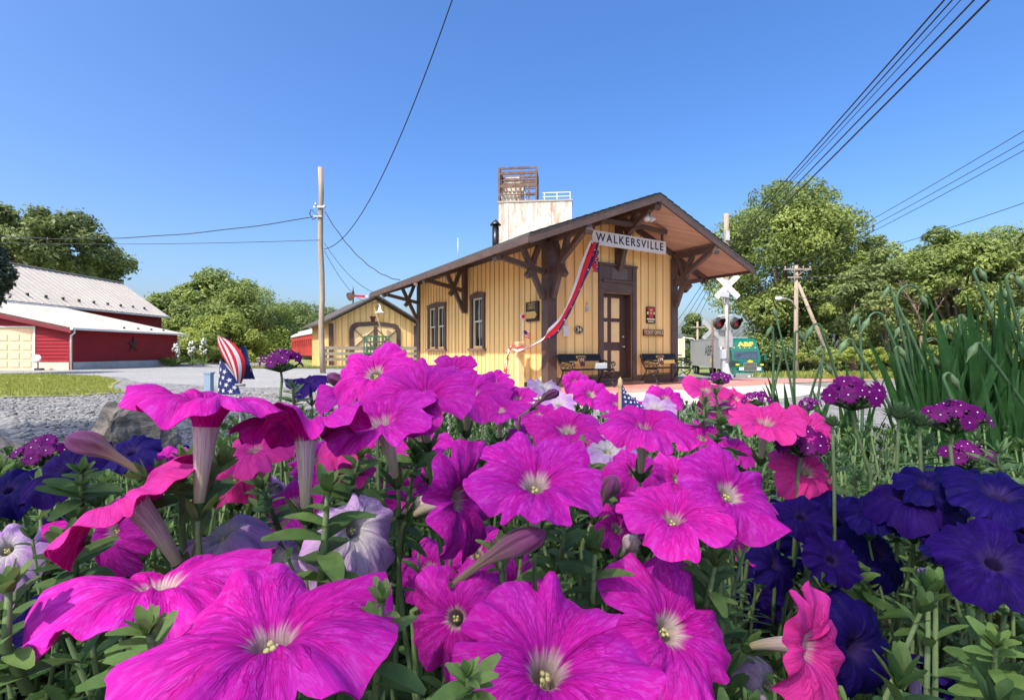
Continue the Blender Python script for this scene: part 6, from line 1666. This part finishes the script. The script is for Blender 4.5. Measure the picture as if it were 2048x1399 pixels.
# ---- the mass of foliage below the flowers: nobody could count it
def canopy(x, y):
    z = .732-.065*sm((.16-y)/.12)-.035*sm((x-.04)/.2)*(1-sm((y-.32)/.35))+.035*mnoise.noise((x*5,y*5,1))
    return z+.03*sm((y-.45)/.5)
g = random.Random(42); st1, lf1, lf2, lf3 = MB(), MB(), MB(), MB()
N_ = 0
while N_ < FOLIAGE_N:
    x, y = g.uniform(-1.35,1.95), g.uniform(.10,1.55)
    if abs(x) > y*1.25+.18: continue
    e = V((x,y,0))-V((.3,.55,0)); 
    if (e.x/1.72)**2+(e.y/1.08)**2 > 1: continue
    if y > .8 and g.random() < .35: continue
    zt = canopy(x,y)-g.random()**1.1*.15
    zt = min([zt]+[o_.z-.03 for o_,R_ in BLOOMS if (o_.x-x)**2+(o_.y-y)**2 < (R_*1.2)**2]); ppx, ppy = CX+F*x/y, HY+(H-zt)/y*F
    lim = 905 if ppx < 430 else (820 if ppx < 1000 else (806 if ppx < 1480 else 850))
    if ppy < lim+g.random()*40: zt -= (lim+g.random()*40-ppy)*y/F
    if zt < SOIL+.06: continue
    N_ += 1; tip = V((x,y,zt)); base = V((x+g.uniform(-.05,.05),y+g.uniform(-.03,.06),SOIL-.01))
    verb = x > .16 and y > .36 and g.random() < .65
    l = lf3 if verb else (lf2 if g.random() < .36 else lf1)
    shoot(st1, l, base, tip, g.uniform(.85,1.25)*(1.15 if verb else 1), g, .5 if verb else 1., 9)
for nm, b, mt in (('foliage_stems',st1,'stem'),('foliage',lf1,'leaf'),('foliage',lf2,'leafpale'),('foliage',lf3,'leafgrey')):
    struct(b.build(nm, M[mt]), 'stuff')

# ---- little flags and peg among the flowers
def cloth(root, S, nu, nv, colour, name, mats, starpos=(), r=.006, off=.0008):
    q = MB()
    for i in range(nu):
        for j in range(nv):
            q.add([S(i/nu,j/nv), S((i+1)/nu,j/nv), S((i+1)/nu,(j+1)/nv), S(i/nu,(j+1)/nv)], [(0,1,2,3)], colour(i/nu+.5/nu, j/nv+.5/nv), True)
    o = q.build(name, mats, root)
    s = MB()
    for (u,v) in starpos:
        p = V(S(u,v)); eu = (V(S(u+.01,v))-p).normalized(); ev = (V(S(u,v+.01))-p); ev = (ev-eu*ev.dot(eu)).normalized(); nn = eu.cross(ev)
        for sg in (-1,1): s.add([p+eu*a+ev*b+nn*off*sg for a,b in star_poly(r, u*3)], [tuple(range(10))])
    if starpos: s.build('star', M['whiteflag'], o)
    return o
fo = at(470,772,.95)
fl_ = thing('pinwheel_flag','curled stars and stripes cloth pinwheel standing in the bed before the hedge','flag',tuple(fo),0)
k_ = .88*.95/F
def S1(u, v):      # striped blade, a leaf shaped sail leaning left at its tip
    h = 112*k_*u; w = (34*math.sin(math.pi*min(1,.10+.9*(1-u)**.75))*.9+3)*k_
    return (12*k_-34*k_*u**1.25+(v-.5)*w*1.5+6*k_*math.sin(u*3), -.012*math.sin(v*3.1)-.01*u, 4*k_+h*(1-.12*abs(v-.3)))
def S2(u, v):      # starry blade at lower left
    return ((-31+58*v*(1-.30*u))*k_, -.016*math.sin(v*2.6)-.012+.008*u, (-16+78*u*(1-.55*v*v))*k_)
def S3(u, v):
    return ((6+32*v*(1-u*.55))*k_, .012+.008*math.sin(v*3), (15+78*u*(1-.35*v*v))*k_)
cloth(fl_, S1, 16, 21, lambda u,v: int(v*7) % 2, 'striped_blade', [M['redflag'],M['whiteflag']])
cloth(fl_, S2, 12, 12, lambda u,v: 0, 'starry_blade', [M['blueflag']], [(a,b) for a,b in ((.12,.1),(.12,.4),(.12,.7),(.32,.22),(.32,.55),(.32,.85),(.52,.1),(.52,.4),(.55,.7),(.72,.22),(.74,.5),(.9,.12))], .0052)
cloth(fl_, S3, 10, 10, lambda u,v: 0, 'starry_blade', [M['blueflag']], [(.75,.7),(.55,.85),(.35,.8)], .0052)
q = MB(); q.tube([(.004,.012,-.02),(.004,.012,-.30)], .0025, 8); q.tube([(.012,-.02,.004),(.030,-.02,.004)], .0026, 8); q.build('stick', M['greyplate'], fl_)
peg = thing('plant_peg','pale blue plastic peg left of the pinwheel flag','peg',tuple(at(418,757,.98)),0)
q = MB(); q.b2((-.0062,-.006,-.26),(.0062,.006,.010)); q.b2((-.008,-.007,.0102),(.008,.007,.013)); q.build('peg', M['plastic_blue'], peg)
f2 = thing('small_flag','small blue starred flag on a wooden stick before the left bench','flag',tuple(at(1252,788,.62)),0)
k2 = 1.1*.62/F
def S4(u, v): return ((-8+ (6+38*(1-u))*v)*k2, -.006*math.sin(v*4), (-26+44*u*(1-.25*v))*k2)
cloth(f2, S4, 10, 10, lambda u,v: 0, 'canton', [M['blueflag']], [(a,b) for a in (.12,.32,.52,.72,.88) for b in (.2,.45,.7,.92)], .0022, .0005)
q = MB(); q.tube([(-10*k2,.002,-.24),(-10*k2,.002,20*k2),(-10*k2,.002,22*k2)], [.0024,.0026,.0024], 8); q.lathe([(.0,32*k2),(4*k2,26*k2),(5*k2,16*k2),(4*k2,12*k2)], (-10*k2,.002,0), n=10); q.build('stick', M['pale_wood'], f2)
# ================================================================== LIGHT, SKY, CAMERA
EL = 52.8; SD = V((-.533*math.cos(R(EL)), -.846*math.cos(R(EL)), math.sin(R(EL))))
sun = bpy.data.lights.new('sun', 'SUN'); sun.energy = SUN; sun.angle = R(.6); sun.color = (1.,.94,.85)
so_ = link('sun', sun); so_.rotation_euler = SD.to_track_quat('Z','Y').to_euler()
w = bpy.data.worlds.new('World'); scene.world = w; w.use_nodes = True
nt = w.node_tree; nt.nodes.clear()
sky = nt.nodes.new('ShaderNodeTexSky'); sky.sky_type = 'NISHITA'; sky.sun_disc = False
sky.sun_elevation = R(EL); sky.sun_rotation = math.atan2(SD.x, SD.y); sky.altitude = 0; sky.air_density = SKY_AIR; sky.dust_density = SKY_DUST; sky.ozone_density = SKY_OZ
hs = nt.nodes.new('ShaderNodeHueSaturation'); hs.inputs['Saturation'].default_value = SKY_SAT; hs.inputs['Hue'].default_value = SKY_HUE
bg = nt.nodes.new('ShaderNodeBackground'); bg.inputs['Strength'].default_value = SKY
out = nt.nodes.new('ShaderNodeOutputWorld')
nt.links.new(sky.outputs[0], hs.inputs['Color']); nt.links.new(hs.outputs[0], bg.inputs[0]); nt.links.new(bg.outputs[0], out.inputs[0])
cam = bpy.data.cameras.new('camera'); cam.sensor_width = 36.; cam.lens = F/2048*36; cam.clip_start = .01; cam.clip_end = 2000
co = link('camera', cam); co.location = (0,0,H); co.rotation_euler = (R(90)+math.atan(3.5/F), 0, 0); scene.camera = co
scene.render.resolution_x = 1024; scene.render.resolution_y = 699
vs_ = scene.view_settings; vs_.view_transform = 'Standard'; vs_.look = 'None'; vs_.gamma = 1; vs_.exposure = EXPO
scene.cycles.max_bounces = 7; scene.cycles.diffuse_bounces = 5; scene.cycles.transmission_bounces = 4; scene.cycles.glossy_bounces = 3
scene.cycles.sample_clamp_indirect = 6
scene.cycles.use_denoising = True
